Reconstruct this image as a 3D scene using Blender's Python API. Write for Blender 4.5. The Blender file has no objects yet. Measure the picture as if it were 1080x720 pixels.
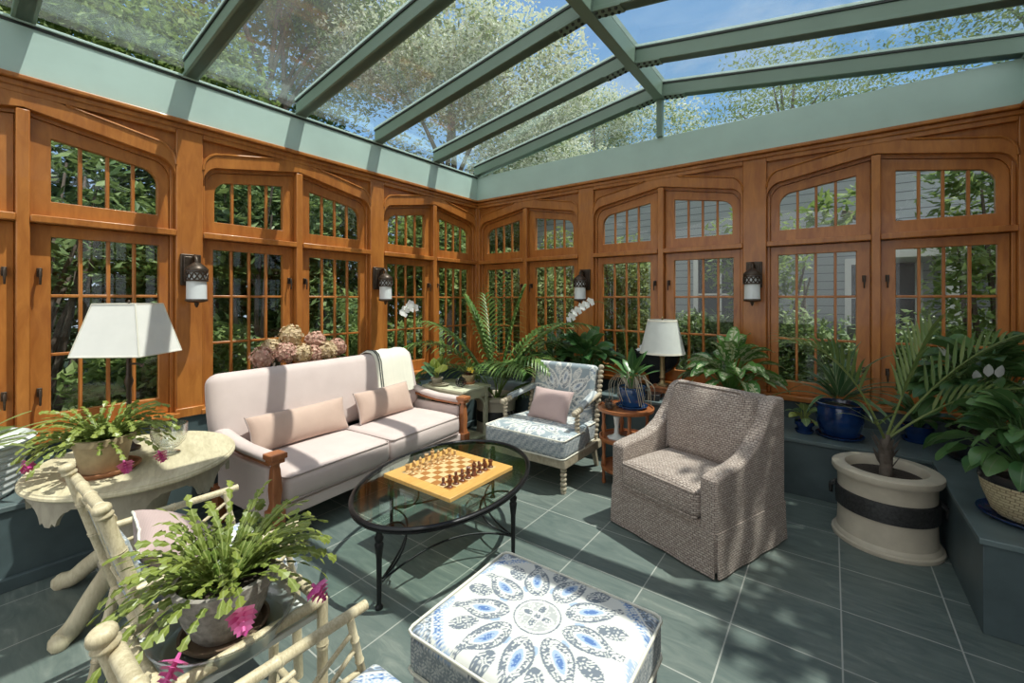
import bpy, math, random
from mathutils import Vector, Matrix, noise
random.seed(11)
R_ = math.radians
COL = bpy.context.scene.collection
PI = math.pi
def V(*a): return Vector(a)

# ------------------------------------------------------------------ mesh builder
class MB:
    def __init__(s):
        s.v=[]; s.f=[]; s.uv={}; s.tint=[]; s.col={}; s.M=None
    def add(s, vs, fs, tint=.5, uvs=None, cols=None):
        b=len(s.v)
        if s.M is not None: vs=[s.M@Vector(p) for p in vs]
        for p in vs: s.v.append((p[0],p[1],p[2]))
        s.tint += [tint]*len(vs)
        if cols is not None:
            for i,c in enumerate(cols): s.col[b+i]=c
        for i,f in enumerate(fs):
            if uvs is not None: s.uv[len(s.f)]=[uvs[k] for k in f]
            s.f.append([b+k for k in f])
    def box(s,x0,x1,y0,y1,z0,z1,M=None,tint=.5):
        vs=[V(x,y,z) for z in (z0,z1) for y in (y0,y1) for x in (x0,x1)]
        if M is not None: vs=[M@p for p in vs]
        s.add(vs,[(0,2,3,1),(4,5,7,6),(0,1,5,4),(2,6,7,3),(0,4,6,2),(1,3,7,5)],tint)
    def cbox(s,c,d,rz=0,rx=0,ry=0):
        M=Matrix.Translation(c)@Matrix.Rotation(rz,4,'Z')@Matrix.Rotation(ry,4,'Y')@Matrix.Rotation(rx,4,'X')
        s.box(-d[0]/2,d[0]/2,-d[1]/2,d[1]/2,-d[2]/2,d[2]/2,M)
    def loft(s,rings,closed=True,caps=True,tint=.5):
        n=len(rings[0]); vs=[p for r in rings for p in r]; fs=[]
        for i in range(len(rings)-1):
            for j in range(n if closed else n-1):
                k=(j+1)%n
                fs.append((i*n+j,i*n+k,(i+1)*n+k,(i+1)*n+j))
        if caps and closed:
            fs.append(tuple(range(n))[::-1]); b=(len(rings)-1)*n; fs.append(tuple(range(b,b+n)))
        s.add(vs,fs,tint)
    def tube(s,pts,r,seg=8,caps=True,tint=.5,flat=1.0):
        pts=[Vector(p) for p in pts]; n=len(pts)
        rs=r if isinstance(r,(list,tuple)) else [r]*n
        rings=[]; ref=None
        for i,p in enumerate(pts):
            t=(pts[min(i+1,n-1)]-pts[max(i-1,0)])
            if t.length<1e-9: t=V(0,0,1)
            t.normalize()
            if ref is None:
                ref=V(0,0,1) if abs(t.z)<.9 else V(1,0,0)
            a=t.cross(ref)
            if a.length<1e-6: a=t.orthogonal()
            a.normalize(); b=a.cross(t).normalized(); ref=b
            rings.append([p+rs[i]*(math.cos(q)*a+flat*math.sin(q)*b) for q in (2*PI*k/seg for k in range(seg))])
        s.loft(rings,True,caps,tint)
    def lathe(s,prof,c=(0,0,0),seg=28,M=None,sx=1,sy=1,closed=False):
        c=Vector(c); rings=[]
        pr=list(prof)+([prof[0]] if closed else [])
        for r,z in pr:
            ring=[V(c.x+sx*r*math.cos(2*PI*k/seg),c.y+sy*r*math.sin(2*PI*k/seg),c.z+z) for k in range(seg)]
            if M is not None: ring=[M@p for p in ring]
            rings.append(ring)
        s.loft(rings,True,not closed)
    def prism(s,poly,f,a,b):
        """poly of 2d points, extruded between depths a and b; f(u,v,w)->Vector"""
        n=len(poly)
        vs=[f(u,v,a) for u,v in poly]+[f(u,v,b) for u,v in poly]
        fs=[tuple(range(n))[::-1],tuple(range(n,2*n))]+[(i,(i+1)%n,n+(i+1)%n,n+i) for i in range(n)]
        s.add(vs,fs)
    def ring(s,outer,inner,f,a,b):
        n=len(outer)
        vs=[f(u,v,a) for u,v in outer]+[f(u,v,a) for u,v in inner]+[f(u,v,b) for u,v in outer]+[f(u,v,b) for u,v in inner]
        fs=[]
        for i in range(n):
            j=(i+1)%n
            fs+=[(i,j,n+j,n+i),(2*n+i,3*n+i,3*n+j,2*n+j),(i,2*n+i,2*n+j,j),(n+i,n+j,3*n+j,3*n+i)]
        s.add(vs,fs)
    def strip(s,A,B,f,a,b):
        """solid between polylines A and B (same count)"""
        poly=list(A)+list(B)[::-1]
        n=len(A)
        vs=[f(u,v,w) for w in (a,b) for u,v in A]+[f(u,v,w) for w in (a,b) for u,v in B]
        # idx: A@a 0..n-1, A@b n.., B@a 2n.., B@b 3n..
        fs=[]
        for i in range(n-1):
            fs+=[(i,i+1,2*n+i+1,2*n+i),(n+i,3*n+i,3*n+i+1,n+i+1),(i,n+i,n+i+1,i+1),(2*n+i,2*n+i+1,3*n+i+1,3*n+i)]
        fs+=[(0,2*n,3*n,n),(n-1,2*n-1,4*n-1,3*n-1)]
        s.add(vs,fs)
    def superbox(s,sx,sy,sz,r,n=(6,6,3),bulge=0,M=None,colf=None,k=3,warp=None,belly=0):
        def c1(h,n):
            r2=min(r,h*.98); inn=[-h+r2+(2*(h-r2))*i/n for i in range(n+1)]
            out=[r2*math.tan(PI/4*(j+1)/k) for j in range(k)]
            return [-(h-r2)-o for o in reversed(out)]+inn+[(h-r2)+o for o in out]
        hs=(sx/2,sy/2,sz/2); cs=[c1(h,q) for h,q in zip(hs,n)]
        idx={}; vs=[]; cols=[]; fs=[]
        def vert(i,j,l):
            key=(i,j,l)
            if key in idx: return idx[key]
            p=V(cs[0][i],cs[1][j],cs[2][l])
            q=V(*[max(-h+min(r,h*.98),min(h-min(r,h*.98),c)) for c,h in zip(p,hs)])
            d=p-q
            if d.length>1e-9: p=q+d.normalized()*min(r,min(hs)*.98) if True else p
            o=p.copy()
            bx=max(0,1-(p.x/hs[0])**2); by=max(0,1-(p.y/hs[1])**2); bz=max(0,1-(p.z/hs[2])**2)
            if bulge: p.z+=bulge*math.sqrt(bx*by)*(p.z/hs[2])
            if belly:
                p.x+=belly*math.sqrt(by)*bz*(p.x/hs[0]); p.y+=belly*math.sqrt(bx)*bz*(p.y/hs[1])
            if warp: p=warp(p)
            if colf: cols.append(colf(o))
            if M is not None: p=M@p
            idx[key]=len(vs); vs.append(p); return idx[key]
        L=[len(c)-1 for c in cs]
        for ax in range(3):
            a,b=[(1,2),(0,2),(0,1)][ax]
            for side in (0,1):
                for i in range(L[a]):
                    for j in range(L[b]):
                        def mk(ii,jj):
                            t=[0,0,0]; t[ax]=L[ax]*side; t[a]=ii; t[b]=jj; return vert(*t)
                        q=(mk(i,j),mk(i+1,j),mk(i+1,j+1),mk(i,j+1))
                        flip=(side==0) ^ (ax==1)
                        fs.append(q[::-1] if flip else q)
        s.add(vs,fs,cols=cols if colf else None)
    def pillow(s,w,h,t,M=None,n=14,pinch=.06,colf=None):
        vs=[];fs=[];cols=[]
        for side in (1,-1):
            b=len(vs)
            for i in range(n+1):
                for j in range(n+1):
                    u=math.sin((i/n-.5)*PI); v=math.sin((j/n-.5)*PI)
                    th=t/2*((1-u*u)*(1-v*v))**.42
                    x=u*w/2*(1-pinch*(1-v*v)); y=v*h/2*(1-pinch*(1-u*u))
                    p=V(x,y,side*th)
                    cols.append(colf(p) if colf else (1,1,1))
                    vs.append(M@p if M is not None else p)
            for i in range(n):
                for j in range(n):
                    q=(b+i*(n+1)+j,b+(i+1)*(n+1)+j,b+(i+1)*(n+1)+j+1,b+i*(n+1)+j+1)
                    fs.append(q if side>0 else q[::-1])
        s.add(vs,fs,cols=cols if colf else None)
    def pillow_edge(s,w,h,r,M,pinch=.06,n=12,wob=0):
        pts=[]
        def P(u,v): return M@V(u*w/2*(1-pinch*(1-v*v)),v*h/2*(1-pinch*(1-u*u)),wob*random.uniform(-1,1))
        for i in range(n): pts.append(P(-1+2*i/n,-1))
        for i in range(n): pts.append(P(1,-1+2*i/n))
        for i in range(n): pts.append(P(1-2*i/n,1))
        for i in range(n+1): pts.append(P(-1,1-2*i/n))
        s.tube(pts,r,6)
    # ---- plants
    def leaf(s,base,d,L,W,droop=.5,n=5,fold=.18,tint=None,shape=.75,wave=0,roll=0):
        base=Vector(base); d=Vector(d).normalized(); p=base.copy()
        vs=[];uvs=[];fs=[]; 
        up0=V(0,0,1)
        for i in range(n+1):
            t=i/n
            side=d.cross(up0)
            if side.length<1e-4: side=V(1,0,0)
            side.normalize()
            if roll: side=Matrix.Rotation(roll,3,d)@side
            nr=side.cross(d).normalized()
            w=W/2*math.sin(PI*min(1,max(.03,t**shape)))**.8 if 0<i<n else W*.04
            wz=wave*W*math.sin(t*9+base.x*40)
            vs+=[p-side*w+nr*(fold*w+wz),p,p+side*w+nr*(fold*w-wz)]
            uvs+=[(0,t),(.5,t),(1,t)]
            if i<n:
                p=p+d*(L/n); d=(d+V(0,0,-1)*droop/n*(.5+t)).normalized()
        for i in range(n):
            a=i*3
            fs+=[(a,a+1,a+4,a+3),(a+1,a+2,a+5,a+4)]
        s.add(vs,fs,random.random() if tint is None else tint,uvs)
        return p
    def frond(s,base,d,L,n=16,ll=.28,lw=.02,droop=.9,r=.006,start=.3,hang=.5,vee=.35,tint=None,fwd=.55,out=.8):
        base=Vector(base); d=Vector(d).normalized(); p=base.copy(); pts=[p.copy()]; dirs=[d.copy()]
        m=18
        for i in range(m):
            p=p+d*(L/m); pts.append(p.copy())
            d=(d+V(0,0,-1)*droop/m*(.3+1.4*i/m)).normalized(); dirs.append(d.copy())
        s.tube(pts,[r*(1-.8*i/m) for i in range(m+1)],6,tint=.9)
        for k in range(n):
            t=start+(1-start)*(k+.5)/n; i=min(m-1,int(t*m)); fr=t*m-i
            q=pts[i].lerp(pts[i+1],fr); dd=dirs[i]
            side=dd.cross(V(0,0,1))
            if side.length<.05: side=V(1,0,0)
            side.normalize(); nr=side.cross(dd)
            f=math.sin(PI*min(1,.25+.75*(t-start)/(1-start)*.95))**.6
            for sg in (1,-1):
                ld=dd*(fwd+.5*(t-start))+side*sg*out+nr*vee
                s.leaf(q,ld,ll*f*random.uniform(.9,1.08),lw,droop=hang,n=5,fold=.25,shape=.55,tint=tint)
    def curve_pts(s,*P,n=12):
        """Catmull-Rom through P"""
        P=[Vector(p) for p in P]; Q=[P[0]*2-P[1]]+P+[P[-1]*2-P[-2]]; out=[]
        for i in range(1,len(Q)-2):
            a,b,c,d=Q[i-1:i+3]
            for k in range(n):
                t=k/n; out.append(.5*((2*b)+(c-a)*t+(2*a-5*b+4*c-d)*t*t+(3*b-a-3*c+d)*t**3))
        out.append(P[-1]); return out
    def build(s,name,mat,parent=None,bevel=0,smooth=35,seg=2):
        me=bpy.data.meshes.new(name); me.from_pydata(s.v,[],s.f); me.update()
        uvl=me.uv_layers.new(name='UVMap'); d=uvl.data
        for pi,pl in enumerate(me.polygons):
            pre=s.uv.get(pi)
            if pre:
                for li,u in zip(pl.loop_indices,pre): d[li].uv=u
            else:
                n=pl.normal; ax=max(range(3),key=lambda a:abs(n[a]))
                a,b=[(1,2),(0,2),(0,1)][ax]
                for li in pl.loop_indices:
                    co=me.vertices[me.loops[li].vertex_index].co; d[li].uv=(co[a],co[b])
        at=me.attributes.new('tint','FLOAT','POINT'); at.data.foreach_set('value',s.tint)
        if s.col:
            ca=me.color_attributes.new('Col','FLOAT_COLOR','POINT')
            flat=[]
            for i in range(len(s.v)):
                c=s.col.get(i,(1,1,1)); flat+=[c[0],c[1],c[2],1]
            ca.data.foreach_set('color',flat)
        if smooth:
            me.polygons.foreach_set('use_smooth',[True]*len(me.polygons))
            if smooth<170: me.set_sharp_from_angle(angle=R_(smooth))
        me.materials.append(mat)
        o=bpy.data.objects.new(name,me); COL.objects.link(o)
        if parent is not None: o.parent=parent
        if bevel:
            m=o.modifiers.new('soft_edge','BEVEL'); m.width=bevel; m.segments=seg; m.limit_method='ANGLE'; m.angle_limit=R_(40)
            m.harden_normals=False
        return o

def thing(name,label=None,cat=None,loc=(0,0,0),rz=0,group=None,kind=None):
    o=bpy.data.objects.new(name,None); COL.objects.link(o); o.empty_display_size=.1
    o.location=loc; o.rotation_euler=(0,0,rz); tag(o,label,cat,group,kind); return o
def tag(o,label=None,cat=None,group=None,kind=None):
    if label: o['label']=label
    if cat: o['category']=cat
    if group: o['group']=group
    if kind: o['kind']=kind
    return o
def dup(o,loc=None,rz=None,label=None,sc=None,group=None):
    def cp(a,par):
        c=a.copy(); COL.objects.link(c)
        if par is not None: c.parent=par
        for ch in list(a.children): cp(ch,c)
        return c
    c=cp(o,None)
    if loc is not None: c.location=loc
    if rz is not None: c.rotation_euler=(0,0,rz)
    if sc is not None: c.scale=(sc,sc,sc) if not isinstance(sc,tuple) else sc
    if label: c['label']=label
    if group: c['group']=group
    return c
def TR(x,y,z,rx=0,ry=0,rz=0):
    return Matrix.Translation((x,y,z))@Matrix.Rotation(rz,4,'Z')@Matrix.Rotation(ry,4,'Y')@Matrix.Rotation(rx,4,'X')

# ------------------------------------------------------------------ materials
class NT:
    def __init__(s,name):
        s.m=bpy.data.materials.new(name); s.m.use_nodes=True; s.t=s.m.node_tree; s.t.nodes.clear()
        s.out=s.t.nodes.new('ShaderNodeOutputMaterial')
    def n(s,typ,**kw):
        nd=s.t.nodes.new('ShaderNode'+typ)
        ins=kw.pop('i',{})
        for k,v in kw.items(): setattr(nd,k,v)
        for k,v in ins.items():
            sk=nd.inputs[k]
            if hasattr(v,'is_output') or isinstance(v,bpy.types.NodeSocket): s.t.links.new(v,sk)
            elif isinstance(v,(tuple,list)) and len(v)==3 and sk.type=='RGBA': sk.default_value=(*v,1)
            else: sk.default_value=v
        return nd
    def coord(s,kind='Object',scale=(1,1,1),rot=(0,0,0)):
        c=s.n('TexCoord')
        return s.n('Mapping',i={'Vector':c.outputs[kind],'Scale':scale,'Rotation':rot}).outputs[0]
    def noise(s,vec,scale=5,detail=3,rough=.5,dist=0):
        return s.n('TexNoise',i={'Vector':vec,'Scale':scale,'Detail':detail,'Roughness':rough,'Distortion':dist}).outputs[0]
    def ramp(s,fac,stops):
        r=s.n('ValToRGB',i={'Fac':fac}); e=r.color_ramp.elements
        while len(e)<len(stops): e.new(.5)
        for el,(p,c) in zip(e,stops): el.position=p; el.color=(*c,1)
        return r.outputs[0]
    def mix(s,f,a,b,mode='MIX'):
        nd=s.n('Mix',data_type='RGBA',blend_type=mode)
        for k,v in ((0,f),(6,a),(7,b)):
            if isinstance(v,bpy.types.NodeSocket): s.t.links.new(v,nd.inputs[k])
            elif isinstance(v,(tuple,list)): nd.inputs[k].default_value=(*v,1) if len(v)==3 else v
            else: nd.inputs[k].default_value=v
        return nd.outputs[2]
    def math(s,op,a,b=None,c=None):
        nd=s.n('Math',operation=op)
        for k,v in enumerate((a,b,c)):
            if v is None: continue
            if isinstance(v,bpy.types.NodeSocket): s.t.links.new(v,nd.inputs[k])
            else: nd.inputs[k].default_value=v
        return nd.outputs[0]
    def bsdf(s,col,rough=.5,metal=0,bump=None,bstr=.3,bdist=.01,coat=0,sheen=0,spec=.5,trans=0,emis=None,estr=0):
        p=s.n('BsdfPrincipled',i={'Base Color':col,'Roughness':rough,'Metallic':metal,'Coat Weight':coat,'Sheen Weight':sheen,'Specular IOR Level':spec,'Transmission Weight':trans})
        if emis: p.inputs['Emission Color'].default_value=(*emis,1); p.inputs['Emission Strength'].default_value=estr
        if bump is not None:
            b=s.n('Bump',i={'Height':bump,'Strength':bstr,'Distance':bdist}); s.t.links.new(b.outputs[0],p.inputs['Normal'])
        s.t.links.new(p.outputs[0],s.out.inputs[0]); return s.m

def plain(name,col,rough=.5,metal=0,var=.12,scale=12,bstr=.08,coat=0,kind='Object',sheen=0):
    t=NT(name); c=t.coord(kind); nz=t.noise(c,scale,4,.6)
    col2=tuple(max(0,x*(1-var)) for x in col); col3=tuple(min(1,x*(1+var)) for x in col)
    return t.bsdf(t.ramp(nz,[(.3,col2),(.7,col3)]),rough,metal,bump=nz,bstr=bstr,bdist=.005,coat=coat,sheen=sheen)
def woodm(name,a,b,scale=(1,1,1),rough=.4,coat=.1,grain=18):
    t=NT(name); c=t.coord('Object',scale); n1=t.noise(c,grain,5,.6,.6); n2=t.noise(c,grain*.22,2,.5)
    f=t.math('ADD',t.math('MULTIPLY',n1,.6),t.math('MULTIPLY',n2,.4))
    return t.bsdf(t.ramp(f,[(.32,b),(.68,a)]),rough,0,bump=n1,bstr=.06,bdist=.003,coat=coat)
def fabric(name,a,b,scale=260,rough=.9,var=None):
    t=NT(name); c=t.coord('UV'); 
    w1=t.n('TexWave',bands_direction='X',i={'Vector':c,'Scale':scale/3.2,'Distortion':2.0,'Detail':2}).outputs[1]
    w2=t.n('TexWave',bands_direction='Y',i={'Vector':c,'Scale':scale/3.2,'Distortion':2.0,'Detail':2}).outputs[1]
    w=t.math('MULTIPLY',t.math('ADD',w1,w2),.5); nz=t.noise(t.coord('Object'),7,3)
    f=t.math('ADD',t.math('MULTIPLY',w,.55),t.math('MULTIPLY',nz,.45))
    return t.bsdf(t.ramp(f,[(.25,b),(.75,a)]),rough,0,bump=w,bstr=.15,bdist=.002,sheen=.15,spec=.2)
def leafm(name,a,b,mid=None,midw=.12,vary=None,rough=.4,trans=.3,edge=None):
    """a,b: two greens mixed by leaf; mid: colour along midrib"""
    t=NT(name); at=t.n('Attribute',attribute_name='tint').outputs[2]
    col=t.mix(at,a,b)
    uv=t.n('TexCoord').outputs['UV']; sx=t.n('SeparateXYZ',i={0:uv})
    ax=t.math('ABSOLUTE',t.math('SUBTRACT',sx.outputs[0],.5))
    if vary:
        nz=t.noise(t.coord('Object'),35,3); m=t.math('MULTIPLY',t.math('LESS_THAN',ax,.34),t.math('GREATER_THAN',t.math('SUBTRACT',nz,t.math('MULTIPLY',ax,.55)),.40))
        col=t.mix(m,col,vary)
    if mid:
        col=t.mix(t.math('LESS_THAN',ax,midw/2),col,mid)
    if edge: col=t.mix(t.math('GREATER_THAN',ax,.42),col,edge)
    p=t.n('BsdfPrincipled',i={'Base Color':col,'Roughness':rough,'Specular IOR Level':.4})
    tr=t.n('BsdfTranslucent',i={'Color':t.mix(.3,col,(.45,.6,.18))})
    mx=t.n('MixShader',i={0:trans,1:p.outputs[0],2:tr.outputs[0]})
    t.t.links.new(mx.outputs[0],t.out.inputs[0]); return t.m
def glassm(name,tint=(.95,.97,.96),base=.03,amp=.6,rough=0,dust=0):
    t=NT(name); lw=t.n('LayerWeight',i={'Blend':.5}).outputs['Facing']
    f=t.math('ADD',t.math('MULTIPLY',t.math('POWER',lw,4),amp),base)
    a=t.n('BsdfTransparent',i={'Color':tint})
    if dust:
        dz=t.noise(t.coord('Object',(1,3,1)),2.5,5,.65); d1=t.n('BsdfTranslucent',i={'Color':(.8,.82,.8)})
        a=t.n('MixShader',i={0:t.math('MULTIPLY',dz,dust),1:a.outputs[0],2:d1.outputs[0]})
    g=t.n('BsdfGlossy',i={'Color':(1,1,1),'Roughness':rough})
    mx=t.n('MixShader',i={0:f,1:a.outputs[0],2:g.outputs[0]}); t.t.links.new(mx.outputs[0],t.out.inputs[0]); return t.m
def vcol(name,rough=.85,wv=True):
    t=NT(name); c=t.n('Attribute',attribute_name='Col').outputs[0]; nz=t.noise(t.coord('Object'),220,2)
    col=t.mix(t.math('MULTIPLY',nz,.2),c,(.55,.55,.52),'MULTIPLY')
    return t.bsdf(col,rough,0,bump=nz,bstr=.1,bdist=.002,sheen=.1,spec=.2)

MAT={}
MAT['wood']=woodm('mahogany_trim',(.52,.20,.043),(.30,.092,.018),(1.9,1.9,.4),.33,.15,10)
MAT['sage']=plain('sage_painted_metal',(.46,.61,.565),.45,0,.05,3,.02)
MAT['sage_dark']=plain('rafter_green_metal',(.17,.245,.195),.4,0,.06,3,.02)
MAT['black_gasket']=plain('black_gasket',(.02,.025,.022),.5)
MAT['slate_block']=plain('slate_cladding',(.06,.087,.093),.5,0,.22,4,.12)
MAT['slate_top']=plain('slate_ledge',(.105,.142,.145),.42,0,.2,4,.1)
def floor_mat():
    t=NT('slate_floor_tile'); c=t.n('TexCoord').outputs['Object']
    mp=t.n('Mapping',i={'Vector':c,'Location':(-.035-.0025,-2.352-.0025,0)}).outputs[0]
    br=t.n('TexBrick',offset=0,squash=1,i={'Vector':mp,'Color1':(.0,.0,.0),'Color2':(1,1,1),'Mortar':(.5,.5,.5),'Scale':1,'Mortar Size':.0035,'Mortar Smooth':.1,'Bias':0,'Brick Width':.44,'Row Height':.44})
    mort=br.outputs['Fac']
    n1=t.noise(t.n('Mapping',i={'Vector':c,'Rotation':(0,0,.9),'Scale':(1,4.5,1)}).outputs[0],3.2,6,.62,1.4)
    n2=t.noise(c,1.3,3)
    f=t.math('ADD',t.math('MULTIPLY',n1,.7),t.math('MULTIPLY',n2,.3))
    base=t.ramp(f,[(.3,(.070,.094,.090)),(.46,(.115,.145,.133)),(.58,(.15,.18,.163)),(.72,(.27,.295,.26))])
    base=t.mix(t.math('MULTIPLY',br.outputs['Color'],.28),base,(.06,.10,.10))
    col=t.mix(mort,base,(.36,.37,.34))
    return t.bsdf(col,.42,0,bump=t.math('SUBTRACT',f,mort),bstr=.12,bdist=.006)
MAT['floor']=floor_mat()
MAT['linen']=fabric('sofa_linen',(.66,.555,.53),(.53,.435,.415))
MAT['peach']=fabric('peach_linen',(.60,.44,.365),(.46,.33,.275))
MAT['mauve']=fabric('mauve_cotton',(.55,.415,.395),(.43,.32,.31))
MAT['piping']=plain('linen_piping',(.45,.37,.35),.9)
MAT['cream']=fabric('cream_wool',(.82,.80,.70),(.70,.68,.58),180)
MAT['stripe']=plain('charcoal_stripe',(.08,.085,.08),.9)
MAT['oak']=woodm('honey_brown_wood',(.42,.16,.06),(.27,.085,.03),(3,3,.8),.35,.2,14)
MAT['lime']=woodm('limed_wood',(.66,.60,.42),(.42,.36,.23),(1.2,6,2),.7,0,9)
MAT['lime_grey']=woodm('grey_limed_wood',(.42,.38,.29),(.25,.225,.17),(2,2,1),.75,0,12)
MAT['bamboo']=woodm('cream_painted_bamboo',(.70,.62,.43),(.40,.33,.20),(12,12,4),.5,.05,14)
MAT['spool']=woodm('washed_grey_wood',(.50,.44,.33),(.30,.25,.18),(3,3,2),.6,0,12)
MAT['sage_table']=plain('sage_painted_wood',(.56,.56,.41),.6,0,.18,9,.06)
MAT['iron']=plain('black_wrought_iron',(.018,.018,.02),.38,.6,.2,30,.15)
MAT['bronze']=plain('dark_bronze',(.06,.042,.03),.4,.5,.3,30,.1)
MAT['brass']=plain('aged_brass',(.35,.26,.14),.4,.7,.2,20,.1)
MAT['glass']=glassm('window_glass',(.97,.985,.975),.02,.55)
MAT['roof_glass']=glassm('roof_glass',(.94,.97,.955),.03,.55,0,.055)
MAT['table_glass']=glassm('table_top_glass',(.88,.94,.91),.04,.6)
MAT['crystal']=glassm('cut_crystal',(.93,.95,.95),.2,.9,.08)
MAT['plastic']=glassm('smoky_plastic',(.62,.66,.66),.25,.5,.3)
MAT['frost']=plain('frosted_white_glass',(.72,.76,.78),.35,0,.03)
MAT['terracotta']=plain('terracotta',(.36,.16,.08),.8,0,.25,14,.15)
MAT['buff_pot']=plain('buff_glazed_pot',(.42,.33,.19),.5,0,.25,10,.1)
MAT['grey_pot']=plain('carved_grey_pot',(.26,.24,.21),.75,0,.35,45,.9)
MAT['stone']=plain('cream_stone_planter',(.50,.445,.35),.55,0,.1,8,.1)
MAT['band']=plain('black_relief_band',(.03,.03,.03),.4,0,.5,60,.6)
MAT['brown_saucer']=plain('brown_clay_saucer',(.13,.085,.055),.7,0,.25,14,.1)
MAT['soil']=plain('potting_soil',(.035,.025,.018),1,0,.5,60,.8)
MAT['blue_glaze']=plain('cobalt_glaze',(.014,.055,.155),.12,0,.45,6,.05,.4)
MAT['navy_glaze']=plain('deep_navy_glaze',(.008,.032,.12),.12,0,.5,6,.05,.4)
MAT['white_pot']=plain('white_glazed_ceramic',(.72,.76,.74),.3,0,.05)
MAT['black_pot']=plain('black_glazed_pot',(.02,.021,.024),.25,0,.3,8,.05)
MAT['dark_ware']=plain('dark_saucer',(.02,.024,.03),.35)  # plain dark colour of the saucers and pots themselves
MAT['shade']=plain('white_paper_shade',(.80,.79,.75),.85,0,.03)
MAT['shade_trim']=plain('ivory_shade_trim',(.75,.72,.62),.8,0,.03)
MAT['shade2']=plain('grey_silk_shade',(.62,.65,.62),.8,0,.04)
MAT['maple']=woodm('maple_board',(.70,.42,.13),(.56,.30,.08),(6,1,1),.35,.15,12)
MAT['pale_piece']=woodm('boxwood',(.66,.43,.19),(.45,.25,.09),(4,4,4),.35,.2,20)
MAT['dark_piece']=woodm('rosewood',(.22,.065,.025),(.10,.03,.012),(4,4,4),.3,.2,20)
MAT['white_petal']=leafm('white_petals',(.85,.85,.84),(.75,.77,.78),rough=.6,trans=.25)
MAT['pink_petal']=leafm('magenta_petals',(.72,.06,.38),(.85,.25,.55),rough=.5,trans=.3)
MAT['yellow_petal']=leafm('yellow_petals',(.75,.55,.05),(.8,.65,.1),rough=.5,trans=.3)
MAT['cactus']=leafm('holiday_cactus_green',(.055,.11,.015),(.25,.29,.055),(.26,.31,.09),.14,rough=.35,trans=.15)
MAT['palm']=leafm('kentia_palm_green',(.055,.14,.03),(.20,.30,.09),rough=.35,trans=.25)
MAT['palm2']=leafm('young_palm_green',(.10,.17,.045),(.22,.27,.09),rough=.4,trans=.25)
MAT['agla']=leafm('silver_striped_leaf',(.065,.19,.045),(.15,.33,.07),(.36,.42,.18),.08,(.62,.66,.44),.3,.2)
MAT['dieff']=leafm('dark_striped_leaf',(.03,.10,.03),(.075,.19,.055),(.16,.22,.1),.07,None,.3,.15)
MAT['lily']=leafm('peace_lily_leaf',(.035,.10,.032),(.10,.20,.065),(.12,.18,.08),.06,None,.28,.2)
MAT['strap']=leafm('strap_leaf_green',(.04,.11,.045),(.10,.18,.08),None,rough=.35,trans=.2,edge=(.28,.33,.18))
MAT['broad']=leafm('jade_broad_leaf',(.05,.17,.11),(.30,.34,.07),(.4,.45,.2),.08,None,.3,.25)
MAT['red_leaf']=leafm('wine_red_leaf',(.10,.015,.03),(.20,.05,.05),None,rough=.5,trans=.2)
MAT['tree_a']=leafm('deciduous_leaf',(.09,.17,.04),(.23,.31,.10),rough=.6,trans=.35)
MAT['tree_b']=leafm('evergreen_leaf',(.06,.12,.045),(.19,.27,.10),rough=.45,trans=.25)
MAT['tree_c']=leafm('dogwood_leaf',(.11,.17,.06),(.24,.29,.12),rough=.6,trans=.35)
MAT['blossom']=leafm('dogwood_blossom',(.78,.78,.70),(.62,.66,.52),rough=.7,trans=.3)
MAT['bark']=plain('grey_brown_bark',(.13,.105,.085),.9,0,.4,12,.6)
MAT['hyd1']=leafm('dusty_rose_florets',(.52,.25,.22),(.66,.48,.36),rough=.8,trans=.15)
MAT['hyd2']=leafm('faded_green_florets',(.56,.44,.25),(.68,.52,.36),rough=.8,trans=.15)
MAT['paisley']=vcol('paisley_cotton')
MAT['lawn']=plain('garden_ground',(.06,.085,.03),1,0,.4,3,.4)
MAT['ply']=plain('white_painted_timber',(.62,.63,.62),.6,0,.04)
MAT['dark_win']=plain('dark_house_window',(.03,.04,.05),.1)
MAT['roofing']=plain('grey_shingle',(.13,.13,.135),.9,0,.3,20,.4)
def tweed():
    t=NT('brown_tweed'); c=t.coord('UV')
    nz=t.n('TexNoise',i={'Vector':c,'Scale':60,'Detail':2}).outputs[1]
    cc=t.mix(.0025,c,nz,'ADD')
    br=t.n('TexBrick',offset=.5,i={'Vector':cc,'Color1':(.36,.29,.25),'Color2':(.58,.50,.44),'Mortar':(.09,.068,.06),'Scale':1,'Mortar Size':.0028,'Mortar Smooth':.5,'Bias':-.1,'Brick Width':.026,'Row Height':.0135})
    n2=t.noise(c,90,3)
    col=t.mix(.35,br.outputs[0],t.ramp(n2,[(.35,(.14,.105,.095)),(.65,(.62,.54,.48))]))
    return t.bsdf(col,.95,0,bump=t.math('SUBTRACT',1,br.outputs['Fac']),bstr=.35,bdist=.004,sheen=.1,spec=.15)
MAT['tweed']=tweed()
def basket():
    t=NT('woven_straw_pattern'); c=t.coord('UV')
    br=t.n('TexBrick',offset=.5,i={'Vector':c,'Color1':(.50,.42,.26),'Color2':(.60,.52,.33),'Mortar':(.22,.17,.09),'Scale':1,'Mortar Size':.003,'Mortar Smooth':1,'Brick Width':.028,'Row Height':.016})
    return t.bsdf(br.outputs[0],.6,0,bump=t.math('SUBTRACT',1,br.outputs['Fac']),bstr=.6,bdist=.006)
MAT['basket']=basket()
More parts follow.
